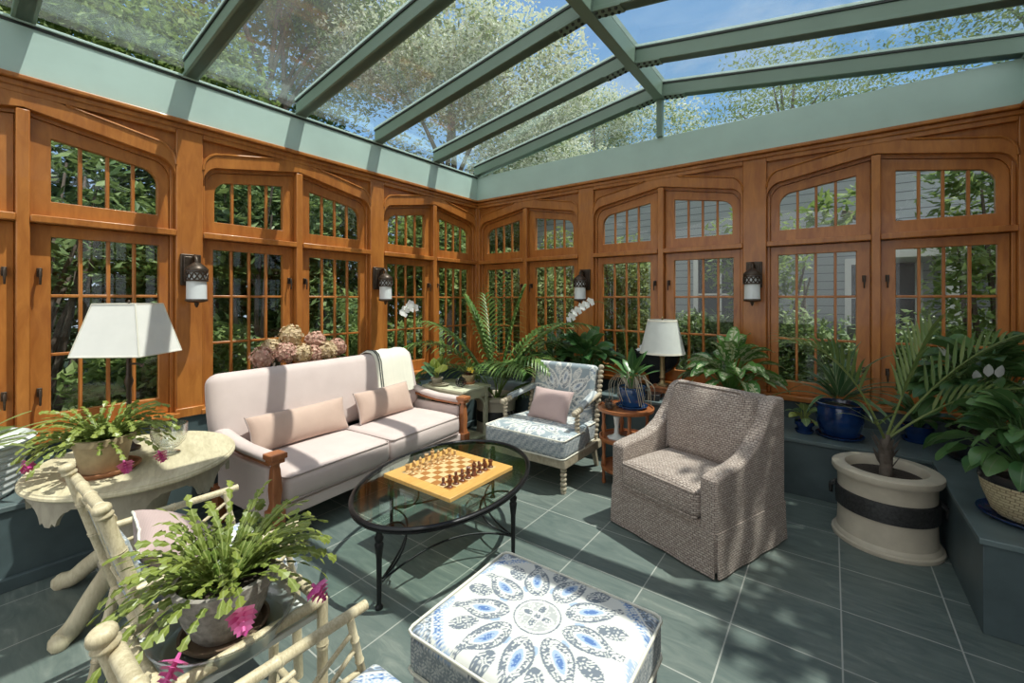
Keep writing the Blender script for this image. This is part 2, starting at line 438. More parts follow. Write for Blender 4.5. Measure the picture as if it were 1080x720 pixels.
def siding():
    t=NT('grey_clapboard'); c=t.n('TexCoord').outputs['Object']; z=t.n('SeparateXYZ',i={0:c}).outputs[2]
    fr=t.math('FRACT',t.math('MULTIPLY',z,6.2))
    col=t.mix(t.math('LESS_THAN',fr,.09),(.33,.365,.39),(.12,.135,.15))
    return t.bsdf(col,.7,0,bump=fr,bstr=.6,bdist=.03)
MAT['siding']=siding()
def checker():
    t=NT('chess_squares'); c=t.n('TexCoord').outputs['Object']
    ck=t.n('TexChecker',i={'Vector':t.n('Mapping',i={'Vector':c,'Location':(0,0,.37)}).outputs[0],'Color1':(.72,.56,.30),'Color2':(.38,.15,.04),'Scale':1/.055}).outputs[0]
    nz=t.noise(t.n('Mapping',i={'Vector':c,'Scale':(8,1.5,1)}).outputs[0],14,4)
    return t.bsdf(t.mix(t.math('MULTIPLY',nz,.35),ck,(.45,.26,.1)),.3,0,coat=.2)
MAT['checker']=checker()

# paisley pattern: medallion, ring of paisleys, sprigs, corner motifs
def lace_f(u,v):
    return math.sin(u*235+2.2*math.sin(v*150+1))*math.sin(v*235+2.2*math.sin(u*140))+.25*math.sin((u-v)*330)
def paisley_col(u,v,hw,hh,rad=.085,inv=False):
    W=(.69,.69,.66); G=(.17,.20,.245); B=(.10,.19,.42); LB=(.36,.46,.62)
    GR=W
    if inv: GR=(.30,.36,.40); G=(.17,.21,.25); LB=(.62,.66,.68); B=(.2,.25,.33)
    r=math.hypot(u,v); a=math.atan2(v,u); lace=lace_f(u,v)
    if r<rad:
        q=math.cos(4*a)
        if r>rad*.94 : return G
        if r>rad*.84 or abs(r-rad*.20)<rad*.05: return W
        if abs(r/rad-.45-.27*q)<.06: return W
        if r/rad<.45+.27*q: return G if lace<.45 else W
        return tuple(.5*x+.5*y for x,y in zip(W,G)) if lace<.35 else W
    cx=hw-abs(u); cy=hh-abs(v); cs=min(hw,hh)*.62
    if cx+cy<cs:
        edge=cs-cx-cy
        if edge<.014: return LB if math.sin((cx-cy)*300)>0 else GR
        if edge<.05: return (B if lace<-.15 else LB if lace<.35 else W)
        if edge<.062: return W
        return G if lace<.0 else LB if lace<.3 else W
    N=9; k=round(a/(2*PI/N)); da=a-k*2*PI/N
    R0=rad*2.3; x=r*math.cos(da)-R0; y=r*math.sin(da)
    hl=rad*1.12; t=(x+hl)/(2*hl)
    if 0<t<1.12:
        tt=min(t,1); cen=.10*rad*math.sin(t*PI*1.1)+(.9*rad*(t-.8)**1.3 if t>.8 else 0)
        w=rad*.60*(max(0,math.sin(PI*tt**.8)))**.75 if t<.93 else rad*.16
        e=abs(y-cen)
        if e<w:
            eq=((t-.5)/.24)**2+(e/(w*.36))**2
            if eq<1: return B if eq<.35 and lace<.45 else LB
            if eq<1.7: return W
            if e>w*.84: return W if inv else G
            return G if lace<.08 else W
        if inv and e<w+rad*.08: return W
    da2=a-(math.floor(a/(2*PI/N))+.5)*2*PI/N
    x=r*math.cos(da2)-rad*3.05; y=r*math.sin(da2)
    if (x/(rad*.62))**2+(y/(rad*.36))**2<1 and lace<.3: return W if inv else G
    x=r*math.cos(da2)-rad*1.75; y=r*math.sin(da2)
    if (x/(rad*.22))**2+(y/(rad*.10))**2<1: return LB
    x=r*math.cos(da)-rad*4.25; y=r*math.sin(da)
    if (x/(rad*.5))**2+(y/(rad*.6))**2<1 and lace<.25: return LB if not inv else W
    return GR
def border_col(u,v):
    lace=math.sin(u*260+2*math.sin(v*170))*math.sin(v*260+2*math.sin(u*150+1))
    return (.25,.29,.32) if lace<.0 else (.38,.42,.45) if lace<.35 else (.56,.58,.58)
# ================================================================== the room
WX,EX,NY,SY=-4.30,1.18,4.93,-2.47
CXR=-1.56                                   # ridge line
S=lambda o: tag(o,kind='structure')
def st(name,mb,mat,bevel=0,smooth=35,parent=None):
    o=mb.build(name,mat,parent,bevel,smooth)
    return S(o) if parent is None else o
def sthing(name): return thing(name,kind='structure')

m=MB(); m.box(WX-.2,EX+.2,SY-2.5,NY+.2,-.12,0); st('floor',m,MAT['floor'])

APEX,SH,SPR,HALF=2.87,2.74,2.58,.83
def arch(u,d=0):
    """tudor arch height at u, inset by d"""
    h=HALF-d; s=.70-d*.75; a=abs(u)
    if a<=s: return APEX-d-(APEX-SH)*a/.70
    top=APEX-d-(APEX-SH)*s/.70
    q=min(1,(a-s)/(h-s)); return top-(.16-d*.25)*(1-math.sqrt(max(0,1-q*q)))
def us(u0,u1,d=0,n=26):
    """sampling denser at the haunches"""
    h=HALF-d; pts=[]
    for i in range(n+1):
        t=-1+2*i/n; pts.append(math.sin(t*PI/2)**1*h)
    s=.70-d*.75
    pts+=[s,-s,0]+[sg*(s+(h-s)*math.sin(k*PI/2/7)) for sg in(1,-1) for k in range(1,7)]
    return [p for p in sorted(set(round(x,5) for x in pts)) if u0-1e-6<=p<=u1+1e-6]
wood=MAT['wood']
win_no=[0]
def bay(f,wall,uscale=1):
    """one bay: arched head on the wall, window in it. f(u,z,w)->world"""
    # arched head: recessed ground, flat arch band, rail under the cornice
    U=us(-HALF,HALF)
    m=MB(); m.strip([(u,arch(u)) for u in U],[(u,3.0) for u in U],f,.035,.15); m.build('arch_spandrel',wood,wall,0,40)
    m=MB(); band=[(u,min(2.985,arch(u)+(.115 if abs(u)<.7 else .115-.0*abs(u)))) for u in U]
    m.strip([(u,arch(u)) for u in U],band,f,0,.04); m.build('arch_band',wood,wall,.006,40)
    m=MB(); m.strip([(u,arch(u,.03)) for u in us(-HALF+.03,HALF-.03,.03)],[(u,arch(u)+.012) for u in us(-HALF+.03,HALF-.03,.03)],f,.05,.13); m.build('arch_moulding',wood,wall,0,40)
    m=MB(); m.box(0,1,0,1,0,1); m.v=[tuple(f(-HALF+2*HALF*x,2.955+.045*z,-.004+.05*y)) for x,y,z in m.v]; m.build('top_rail',wood,wall,.004)
    m=MB()
    pts=[(u,arch(u)+.118) for u in us(-HALF,HALF) if arch(u)+.118<2.955]
    L=[p for p in pts if p[0]<0]; Rr=[p for p in pts if p[0]>0]
    for P in (L,Rr): m.tube([f(u,z,.0) for u,z in P],.011,6)
    m.build('arch_bead',wood,wall,0,60)
    win_no[0]+=1
    w=sthing('window_%d'%win_no[0])
    def bx(name,u0,u1,z0,z1,a,b,par,mat=wood,bev=.006):
        m=MB(); m.add([f(u,z,c) for c in(a,b) for z in(z0,z1) for u in(u0,u1)],[(0,1,3,2),(4,6,7,5),(0,4,5,1),(2,3,7,6),(0,2,6,4),(1,5,7,3)])
        return m.build(name,mat,par,bev)
    bx('mullion',-.032,.032,.64,APEX-.012,.0,.13,w)
    bx('transom',-HALF,-.032,2.115,2.165,-.012,.13,w); bx('transom',.032,HALF,2.115,2.165,-.012,.13,w)
    bx('sill',-HALF-.02,HALF+.02,.625,.67,-.035,.15,w)
    for sg in (1,-1):
        bx('jamb',sg*HALF-.028 if sg>0 else -HALF,sg*HALF if sg>0 else -HALF+.028,.67,2.70,.045,.13,w)
        # lower casement
        a,b=.034,.80
        g0,g1,z0,z1=.135,.735,.80,2.03
        m=MB(); ff=lambda u,z,c:f(sg*u,z,c)
        m.ring([(a,.672),(b,.672),(b,2.113),(a,2.113)],[(g0,z0),(g1,z0),(g1,z1),(g0,z1)],ff,.065,.115)
        for k in (1,2,3):
            uu=g0+(g1-g0)*k/4; m.add([ff(x,z,c) for c in(.078,.108) for z in(z0,z1) for x in(uu-.011,uu+.011)],[(0,1,3,2),(4,6,7,5),(0,4,5,1),(2,3,7,6),(0,2,6,4),(1,5,7,3)])
        for k in (1,2):
            zz=z0+(z1-z0)*k/3; m.add([ff(x,z,c) for c in(.08,.106) for z in(zz-.011,zz+.011) for x in(g0,g1)],[(0,1,3,2),(4,6,7,5),(0,4,5,1),(2,3,7,6),(0,2,6,4),(1,5,7,3)])
        sash=m.build('casement_sash',wood,w,.005)
        m=MB(); m.add([ff(x,z,c) for c in(.090,.096) for z in(z0-.01,z1+.01) for x in(g0-.01,g1+.01)],[(0,1,3,2),(4,6,7,5),(0,4,5,1),(2,3,7,6),(0,2,6,4),(1,5,7,3)]); m.build('glass_pane',MAT['glass'],sash)
        for zz in (1.78,.96):
            m=MB(); m.add([ff(x,z,c) for c in(.045,.066) for z in(zz-.03,zz+.03) for x in(.066,.092)],[(0,1,3,2),(4,6,7,5),(0,4,5,1),(2,3,7,6),(0,2,6,4),(1,5,7,3)])
            m.tube([ff(.079,zz+.015,.05),ff(.079,zz+.015,.015),ff(.079,zz-.02,.008),ff(.079,zz-.085,.012)],[.008,.009,.008,.006],8)
            m.build('handle',MAT['bronze'],sash,.003)
        # arched upper light
        us_o=[u for u in us(a,HALF-.03,.03) ]
        if us_o[0]>a+1e-4: us_o=[a]+us_o
        n=len(us_o)
        gi0,gi1,gz=.135,.725,2.275
        us_i=[gi0+(gi1-gi0)*(u-us_o[0])/(us_o[-1]-us_o[0]) for u in us_o]
        def gtop(u): 
            q=max(0,(u-.63)/(gi1-.63)); return APEX-.135-.16*u-.10*(1-math.sqrt(max(0,1-q*q)))
        outer=[(u,arch(u,.03)-.002) for u in us_o]+[(us_o[-1],2.167),(a,2.167)]
        inner=[(u,gtop(u)) for u in us_i]+[(gi1,gz),(gi0,gz)]
        m=MB(); m.ring(outer,inner,ff,.065,.115)
        for k in (1,2,3):
            uu=gi0+(gi1-gi0)*k/4; m.add([ff(x,z,c) for c in(.078,.108) for z in(gz,gtop(uu)) for x in(uu-.011,uu+.011)],[(0,1,3,2),(4,6,7,5),(0,4,5,1),(2,3,7,6),(0,2,6,4),(1,5,7,3)])
        sash=m.build('arched_sash',wood,w,.004)
        m=MB(); m.prism([(u,z+.006) for u,z in inner[:-2]]+[(gi1,gz-.008),(gi0,gz-.008)],ff,.090,.096); m.build('glass_pane',MAT['glass'],sash)
    return w
fW=lambda c:(lambda u,z,w:V(WX-w,c+u,z))
fN=lambda c:(lambda u,z,w:V(c+u,NY+w,z))
fE=lambda c:(lambda u,z,w:V(EX+w,c+u,z))
YC=[.375,2.225,4.075]; XC=[CXR-1.87,CXR,CXR+1.87]
walls={}
for nm in ('west','north','east'): walls[nm]=sthing('wall_'+nm)
for c in YC: bay(fW(c),walls['west'])
for c in XC: bay(fN(c),walls['north'])
for c in YC[1:]: bay(fE(c),walls['east'])
bay(fW(YC[0]-1.85),walls['west'])
def post(f,u0,u1,par):
    m=MB(); m.strip([(u0,.625),(u1,.625)],[(u0,3.0),(u1,3.0)],f,0,.16); m.build('post',wood,par,.008)
    m=MB(); m.strip([(u0-.006,.625),(u1+.006,.625)],[(u0-.006,.70),(u1+.006,.70)],f,-.02,.0); m.build('post_plinth',wood,par,.005)
for y in (-.55,1.30,3.15): post(fW(y),-.095,.095,walls['west'])
post(fW(4.92),-.015,.12,walls['west'])
for x in (XC[0]+.935,XC[1]+.935): post(fN(x),-.105,.105,walls['north'])
post(fN(WX),-.12,.04,walls['north']); post(fN(EX),-.04,.12,walls['north'])
for y in (1.30,3.15): post(fE(y),-.095,.095,walls['east'])
# solid timber closing of the two side walls behind the camera
m=MB(); m.box(EX,EX+.16,SY,1.21,.0,3.0); m.build('end_panel',wood,walls['east'],.01)
m=MB(); m.box(WX-.16,WX,SY,-2.31,.0,3.0); m.build('end_panel',wood,walls['west'],.01)
# cornice, fascia
for nm,(f,u0,u1) in dict(west=(fW(0),SY,NY+.02),north=(fN(0),WX-.02,EX+.02),east=(fE(0),SY,NY+.02)).items():
    m=MB(); m.strip([(u0,2.995),(u1,2.995)],[(u0,3.035),(u1,3.035)],f,-.018,.16); m.strip([(u0,3.035),(u1,3.035)],[(u0,3.07),(u1,3.07)],f,-.045,.16); m.build('cornice',wood,walls[nm],.008)
    m=MB(); m.strip([(u0,3.07),(u1,3.07)],[(u0,3.42),(u1,3.42)],f,-.01,.16); m.build('fascia_panel',MAT['sage'],walls[nm],.004)
    if nm!='north':
        m=MB(); m.strip([(u0,3.42),(u1,3.42)],[(u0,3.44),(u1,3.44)],f,-.025,.16); m.build('eaves_flashing',MAT['sage'],walls[nm],.004)
        m=MB(); m.strip([(u0,3.40),(u1,3.40)],[(u0,3.418),(u1,3.418)],f,-.016,0); m.build('eaves_gasket',MAT['black_gasket'],walls[nm])
# low slate walls, kerb and raised ledges
m=MB(); m.box(WX-.16,WX,SY,NY+.16,0,.625); m.build('slate_kerb',MAT['slate_block'],walls['west'])
m=MB(); m.box(WX,EX,NY,NY+.16,0,.625); m.build('slate_kerb',MAT['slate_block'],walls['north'])
m=MB(); m.box(EX,EX+.16,SY,NY+.16,0,.625); m.build('slate_kerb',MAT['slate_block'],walls['east'])
BZ=.46
def ledge(name,x0,x1,y0,y1):
    t=sthing(name)
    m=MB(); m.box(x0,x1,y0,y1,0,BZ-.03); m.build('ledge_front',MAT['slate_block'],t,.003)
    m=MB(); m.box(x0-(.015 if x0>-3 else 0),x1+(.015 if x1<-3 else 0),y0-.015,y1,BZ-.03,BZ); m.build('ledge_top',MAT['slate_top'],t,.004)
    return t
lw=ledge('trim_1',WX,-3.65,SY,NY)
m=MB(); m.box(-3.65,-3.615,SY,4.2,0,.07); m.build('ledge_foot',MAT['slate_block'],lw,.004)
ln=ledge('trim_2',-3.65,EX,4.22,NY)
le=ledge('trim_3',.58,EX,3.0,4.205)
# raised slate block standing on the north ledge
pl=thing('slate_plinth','square raised slate block stepping up from the long ledge behind the round wooden table','plinth',(0,0,0))
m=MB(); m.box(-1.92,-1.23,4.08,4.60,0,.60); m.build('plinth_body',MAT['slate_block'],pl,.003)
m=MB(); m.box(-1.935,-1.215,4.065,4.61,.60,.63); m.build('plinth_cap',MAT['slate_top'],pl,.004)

# ------------------------------------------------------------------ glazed roof
roof=sthing('ceiling')
ZE,ZR=3.425,3.865
def zr(x): return ZE+(ZR-ZE)*(1-abs(x-CXR)/(CXR-WX))
ys=[-2.40,-1.475,-.55,.375,1.30,2.225,3.15,4.075,4.90]
def rafter(y,sg):
    xe=WX if sg<0 else EX
    m=MB()
    def bar(dy,z0,z1):
        m.loft([[V(xe,y-dy,ZE+z0),V(xe,y+dy,ZE+z0),V(xe,y+dy,ZE+z1),V(xe,y-dy,ZE+z1)],[V(CXR,y-dy,ZR+z0),V(CXR,y+dy,ZR+z0),V(CXR,y+dy,ZR+z1),V(CXR,y-dy,ZR+z1)]])
    bar(.04,0,.13); bar(.056,.0,.026)
    o=m.build('rafter',MAT['sage_dark'],roof,.003)
    m=MB(); bar(.05,.13,.142); m.build('gasket',MAT['black_gasket'],o)
    m=MB(); bar(.052,.148,.172); m.build('glazing_cap',MAT['sage'],o,.003)
for y in ys:
    for sg in (-1,1): rafter(y,sg)
m=MB(); m.box(CXR-.05,CXR+.05,SY,NY+.02,3.84,4.07); m.build('ridge_beam',MAT['sage_dark'],roof,.004)
for y in ys[3:]:
    for sg in (-1,1):
        m=MB(); 
        sl=(ZR-ZE)/(CXR-WX)
        M=Matrix.Translation((CXR+sg*.16,y,zr(CXR+sg*.16)+.0))@Matrix.Rotation(sg*math.atan(sl),4,'Y')
        m.M=M; m.box(-.12,.12,-.056,.056,-.008,.006)
        o=m.build('connector_plate',MAT['sage_dark'],roof,.002)
        m=MB(); m.M=M
        for i in range(4):
            for j in (-1,1): m.lathe([(0,-.02),(.012,-.02),(.014,-.008)],(-.085+.055*i,j*.03,0),8)
        m.build('bolt_heads',MAT['black_gasket'],o,0)
for a,b in zip(ys[:-1],ys[1:]):
    for sg in (-1,1):
        xe=WX-.12 if sg<0 else EX+.12; y0,y1=a+.02,b-.02
        zx=ZE-.02
        m=MB(); m.loft([[V(xe,y0,zx+.142),V(xe,y1,zx+.142),V(xe,y1,zx+.152),V(xe,y0,zx+.152)],[V(CXR+sg*.05,y0,ZR+.135),V(CXR+sg*.05,y1,ZR+.135),V(CXR+sg*.05,y1,ZR+.145),V(CXR+sg*.05,y0,ZR+.145)]])
        m.build('glass_panel',MAT['roof_glass'],roof)
# gable
m=MB(); m.box(CXR-.03,CXR+.03,4.88,4.96,3.42,3.87); m.build('king_post',MAT['sage_dark'],roof,.004)
for sg in (-1,1):
    xe=WX if sg<0 else EX
    m=MB(); m.loft([[V(xe,4.93,3.42),V(CXR+sg*.03,4.93,3.42),V(CXR+sg*.03,4.93,ZR+.02)],[V(xe,4.94,3.42),V(CXR+sg*.03,4.94,3.42),V(CXR+sg*.03,4.94,ZR+.02)]]); m.build('gable_glass',MAT['roof_glass'],roof)

# ------------------------------------------------------------------ wall sconces
def sconce(label,x,y,z,rz,first=[None]):
    if first[0]: return dup(first[0],(x,y,z),rz,label)
    t=thing('wall_sconce',label,'wall light',(x,y,z),rz,'lantern wall lights on the wooden posts'); first[0]=t; t.scale=(1.3,1.3,1.3)
    # local: wall plane at y=0, lamp towards -y
    m=MB(); m.box(-.055,.055,-.02,0,-.10,.10); m.box(-.042,.042,-.03,-.02,-.085,.085); m.build('backplate',MAT['bronze'],t,.006)
    m=MB(); m.tube([(0,-.02,.02),(0,-.05,.07),(0,-.09,.085),(0,-.115,.06),(0,-.115,.03)],[.012,.011,.010,.011,.014],8); m.build('arm',MAT['bronze'],t,0,60)
    m=MB(); m.lathe([(0,.045),(.02,.04),(.05,.015),(.062,0),(.062,-.012),(.058,-.012)],(0,-.115,0),24); m.build('cap',MAT['bronze'],t,0,40)
    m=MB(); m.lathe([(0,-.012),(.052,-.012),(.054,-.19),(.03,-.197),(0,-.2)],(0,-.115,0),24); m.build('frosted_glass',MAT['frost'],t,0,50)
    m=MB()
    m.lathe([(.055,-.014),(.061,-.014),(.061,-.022),(.055,-.022)],(0,-.115,0),24,closed=True); m.lathe([(.055,-.066),(.061,-.066),(.061,-.076),(.055,-.076)],(0,-.115,0),24,closed=True)
    for k in range(12):
        for d in (1,-1):
            a0=2*PI*k/12; pts=[]
            for i in range(5):
                a=a0+d*i/4*2*PI/12; pts.append((.058*math.cos(a),-.115+.058*math.sin(a),-.02-.048*i/4))
            m.tube(pts,.0045,5)
    m.build('lattice_band',MAT['bronze'],t,0,60)
    m=MB(); m.lathe([(.058,-.186),(.06,-.198),(.04,-.206),(.012,-.21),(.012,-.22),(.006,-.235),(0,-.24)],(0,-.115,0),20); m.build('finial',MAT['bronze'],t,0,50)
    return t
sconce('bronze lantern wall light with frosted glass on the sunlit post above the wooden oval table',WX,1.30,1.84,PI/2)
sconce('bronze lantern wall light on the sunlit post behind the sofa end with the cream throw',WX,3.15,1.84,PI/2)
sconce('bronze lantern wall light on the shaded post above the white orchid spray',XC[0]+.935,NY,1.84,0)
sconce('bronze lantern wall light on the shaded post above the silver-striped plant behind the tweed armchair',XC[1]+.935,NY,1.84,0)

# ------------------------------------------------------------------ outside
GZ=-.35
m=MB(); m.box(-40,40,-30,45,GZ-.3,GZ); o=m.build('ground',MAT['lawn']); S(o)
def leafcloud(mb,blobs,n,size,flat=.5):
    tot=sum(b[3]*b[4]*b[5] for b in blobs)
    for (x,y,z,rx,ry,rz) in blobs:
        k=int(n*rx*ry*rz/tot)
        for _ in range(k):
            d=V(random.gauss(0,1),random.gauss(0,1),random.gauss(0,1)).normalized()
            q=random.uniform(.35,1)**.6
            p=V(x+d.x*rx*q,y+d.y*ry*q,z+d.z*rz*q)
            s=size*random.uniform(.6,1.3)
            a=V(random.gauss(0,1),random.gauss(0,1),random.gauss(0,.6)).normalized()
            b=a.cross(V(random.gauss(0,.5),random.gauss(0,.5),1)).normalized()
            mb.add([p-a*s,p+b*s*.42+V(0,0,-.1*s),p+a*s,p-b*s*.42+V(0,0,-.1*s)],[(0,1,2,3)],random.random(),[(0,0),(1,0),(1,1),(0,1)])
def tree_parts(t,h,r,n,leaf,mat,seed,trunk=.16,blossom=0,low=.35,nb=9,lean=0):
    n=int(n*2.6); leaf*=.55; blossom=int(blossom*2.6)
    random.seed(seed)
    blobs=[]; m=MB()
    m.tube(m.curve_pts((0,0,0),(.05*h*lean,.02*h,h*.3),(.0,.03*h,h*.6),(.02*h,0,h*.92),n=4),[trunk*(1-.8*i/12) for i in range(13)],8)
    for k in range(nb):
        a=2*PI*k/nb*1.7+random.random(); zz=h*random.uniform(low+.06,.9); rr=r*random.uniform(.45,.95)*(1-.45*(zz/h)**2)
        e=V(rr*math.cos(a),rr*math.sin(a),zz+h*.06)
        s0=V(0,0,zz*.72)
        m.tube(m.curve_pts(s0,s0.lerp(e,.5)+V(0,0,.05*h),e,n=4),[trunk*.42*(1-.85*i/8) for i in range(9)],5)
        b=r*random.uniform(.34,.55); blobs.append((e.x,e.y,e.z,b*1.1,b*1.1,b*.75))
    blobs.append((0,0,h*.86,r*.5,r*.5,h*.15))
    m.build('trunk',MAT['bark'],t,0,60)
    m=MB(); leafcloud(m,blobs,n,leaf); m.build('foliage',mat,t,0,0)
    if blossom:
        m=MB(); bl=[(x,y,z+rz*.25,rx*1.05,ry*1.05,rz*.95) for x,y,z,rx,ry,rz in blobs]; leafcloud(m,bl,blossom,leaf*.85); m.build('blossom',MAT['blossom'],t,0,0)
    return t
def tree(label,loc,h,r,n,leaf,mat,seed,name='garden_tree',cat='tree',**k):
    t=thing(name,label,cat,loc,0); return tree_parts(t,h,r,n,leaf,mat,seed,**k)
TA,TB,TC=MAT['tree_a'],MAT['tree_b'],MAT['tree_c']
tree('tall green tree rising over the glass roof above the lamp with the square shade',(-12.6,.0,GZ),11.6,4.4,19000,.17,TA,1,trunk=.17,low=.15,nb=13)
tree('tall yellow-green tree rising over the glass roof behind the sofa',(-12.4,5.6,GZ),12.8,4.2,21000,.16,TA,2,trunk=.15,low=.12,nb=15)
tree('broad green tree over the near end of the glass roof',(-12.8,-5.6,GZ),11.5,4.2,9000,.18,TA,3,trunk=.25)
tree('white-flowering dogwood in full bloom beyond the sunlit windows',(-9.2,9.2,GZ),9.4,3.9,8000,.14,TC,4,blossom=17000,trunk=.2)
tree('smaller white-flowering dogwood beyond the corner of the room',(-8.2,16.6,GZ),10.5,3.9,7000,.15,TC,5,blossom=11000,trunk=.16)
tree('thin-leaved tree with bare twigs behind the gable of the roof',(-1.2,17.2,GZ),10.4,3.6,4200,.13,TC,6,trunk=.16,nb=14)
tree('loose grey-green tree over the upper end of the glass roof',(5.0,17.6,GZ),12.4,4.8,6500,.15,TC,7,trunk=.2,nb=14)
tree('spreading shade tree standing close beside the shaded side of the room',(5.45,5.0,GZ),9.2,4.4,14000,.19,TA,8,trunk=.24,low=.5)
tree('shade tree beyond the corner with the peace lilies',(12.5,10.0,GZ),9.0,3.8,7500,.17,TA,9,trunk=.2,low=.45)
random.seed(5)
def shrub(name,label,loc,h,r,n,mat,leaf=.11,stems=7,ry=None,seed=1,cat='shrub',low=.1):
    n=int(n*2.4); leaf*=.62; random.seed(seed); t=thing(name,label,cat,loc); m=MB(); bl=[]; ry=ry or r
    for k in range(stems):
        a=random.uniform(0,2*PI); e=V(r*.7*math.cos(a),ry*.7*math.sin(a),h*random.uniform(.6,.95)); s=V(.25*r*math.cos(a),.25*ry*math.sin(a),0)
        m.tube(m.curve_pts(s,s.lerp(e,.5)+V(random.uniform(-.15,.15),random.uniform(-.15,.15),.1),e,n=4),[.05*(1-.75*i/8) for i in range(9)],5)
    for k in range(9 if ry<2.5 and r<2.5 else 70):
        bl.append((random.uniform(-.65,.65)*r if r<2.5 else random.uniform(-.9,.9)*r,random.uniform(-.65,.65)*ry if ry<2.5 else random.uniform(-.9,.9)*ry,h*random.uniform(low+.1,.85),r*.5 if r<2.5 else r*.17,ry*.5 if ry<2.5 else ry*.17,h*.22))
    if max(r,ry)<2.5: m.build('stems',MAT['bark'],t,0,60)
    m=MB(); leafcloud(m,bl,n,leaf); m.build('foliage',mat,t,0,0); return t
shrub('evergreen_shrub','dark evergreen shrub outside the windows behind the sofa',(-6.9,3.0,GZ),3.9,1.25,5200,TB,.13,seed=2,ry=1.1)
shrub('evergreen_shrub','bright-leaved evergreen shrub outside the windows nearest the corner on the sunlit side',(-6.6,5.4,GZ),3.9,1.2,5200,TA,.12,seed=3)
shrub('evergreen_shrub','bare-stemmed shrub with many grey trunks outside the window behind the square lamp shade',(-6.6,.3,GZ),4.1,1.3,2300,TB,.12,stems=26,seed=4,low=.45,ry=1.2)
shrub('evergreen_shrub','dark shrub filling the garden beyond the bare-stemmed shrub',(-8.6,-1.4,GZ),4.2,1.6,4200,TB,.15,seed=5)
shrub('evergreen_shrub','tall shrub standing outside the corner of the room',(-4.9,7.7,GZ),3.7,1.15,4400,TC,.10,seed=6)
shrub('evergreen_shrub','light green climbing shrub outside the windows behind the white orchid',(-2.9,7.7,GZ),3.4,.95,2300,TC,.10,seed=7)
shrub('evergreen_shrub','loose branching shrub outside the windows above the silk lamp shade',(-.9,8.2,GZ),3.3,.9,1300,TA,.10,seed=8)
shrub('evergreen_shrub','loose leafy shrub before the pale house porch',(1.9,7.2,GZ),3.6,1.0,1500,TA,.10,seed=9)
shrub('clipped_hedge','dark clipped hedge in front of the grey clapboard house',(1.2,8.1,GZ),1.75,3.4,6500,TB,.10,seed=10,ry=.55,cat='hedge')
shrub('clipped_hedge','low hedge under the windows behind the silk lamp shade',(-3.4,9.2,GZ),1.6,2.2,4000,TB,.10,seed=11,ry=.5,cat='hedge')
shrub('boundary_hedge','tall dense hedge closing the garden on the sunlit side',(-14.4,.5,GZ),7.0,1.6,26000,TB,.26,seed=12,ry=10.5,cat='hedge',low=0)
shrub('boundary_hedge','tall hedge at the end of the garden beside the clapboard house',(-11.2,14.2,GZ),6.0,3.0,12000,TB,.22,seed=13,ry=1.2,cat='hedge',low=0)
shrub('evergreen_shrub','dark laurel shrub low under the windows behind the sofa',(-5.4,1.75,GZ),1.7,.6,1800,TA,.10,seed=14,ry=1.1)
shrub('evergreen_shrub','laurel shrub low under the sunlit windows nearest the corner',(-5.35,4.3,GZ),1.6,.55,1600,TA,.10,seed=15,ry=1.0)
# crooked branch crossing the panes near the porch
random.seed(8)
t=thing('mossy_tree','crooked low branching tree in front of the pale porch','tree',(2.9,7.0,GZ))
m=MB(); m.tube(m.curve_pts((.6,.3,0),(.5,.2,1.3),(.1,.1,2.1),(-.8,0,2.45),(-1.9,.1,2.75),(-2.8,.0,3.05),n=6),[.15-.0035*i for i in range(31)],8)
m.tube(m.curve_pts((-.8,0,2.45),(-1.2,.1,2.9),(-1.5,.2,3.5),n=6),[.05-.003*i for i in range(13)],6); m.build('trunk',MAT['bark'],t,0,60)
m=MB(); leafcloud(m,[(-1.5,.2,3.5,.6,.5,.35),(-2.8,0,3.1,.5,.4,.3)],420,.09); m.build('foliage',TA,t,0,0)
# neighbouring house
h=thing('neighbour_house','grey clapboard house with white porch columns behind the hedge','house',(0,0,0))
m=MB(); m.box(-7.2,9,10.6,12.6,GZ,4.7); m.build('clapboard_wall',MAT['siding'],h)
m=MB(); m.prism([(10.1,4.62),(11.6,5.35),(13.1,4.62),(13.1,4.74),(11.6,5.48),(10.1,4.74)],lambda u,v,w:V(w,u,v),-7.5,9.3); m.build('roof',MAT['roofing'],h)
for x,z0,z1,w in ((-5.4,.9,2.4,.9),(-2.0,.9,2.5,.95),(.75,1.0,2.25,.9),(3.5,.8,2.4,1.0)):
    m=MB(); m.ring([(x-w/2-.1,z0-.1),(x+w/2+.1,z0-.1),(x+w/2+.1,z1+.12),(x-w/2-.1,z1+.12)],[(x-w/2,z0),(x+w/2,z0),(x+w/2,z1),(x-w/2,z1)],lambda u,v,q:V(u,q,v),10.52,10.6)
    m.box(x-.02,x+.02,10.53,10.57,z0,z1); m.box(x-w/2,x+w/2,10.53,10.57,(z0+z1)/2-.02,(z0+z1)/2+.02); o=m.build('window_frame',MAT['ply'],h)
    m=MB(); m.box(x-w/2,x+w/2,10.575,10.595,z0,z1); m.build('window_glass',MAT['dark_win'],o)
m=MB(); m.box(.6,8.6,9.1,10.6,2.25,2.75); m.build('porch_beam',MAT['ply'],h,.01)
for x in (1.5,2.35,4.4,6.6):
    m=MB(); m.box(x-.10,x+.10,9.2,9.4,GZ,2.25); m.box(x-.13,x+.13,9.17,9.43,2.15,2.25); m.build('porch_column',MAT['ply'],h,.008)
wl=MB(); wl.box(.2,8.5,8.95,9.08,GZ,1.15); o=wl.build('garden_wall',MAT['roofing']); tag(o,'low grey garden wall between the hedge and the porch','wall')

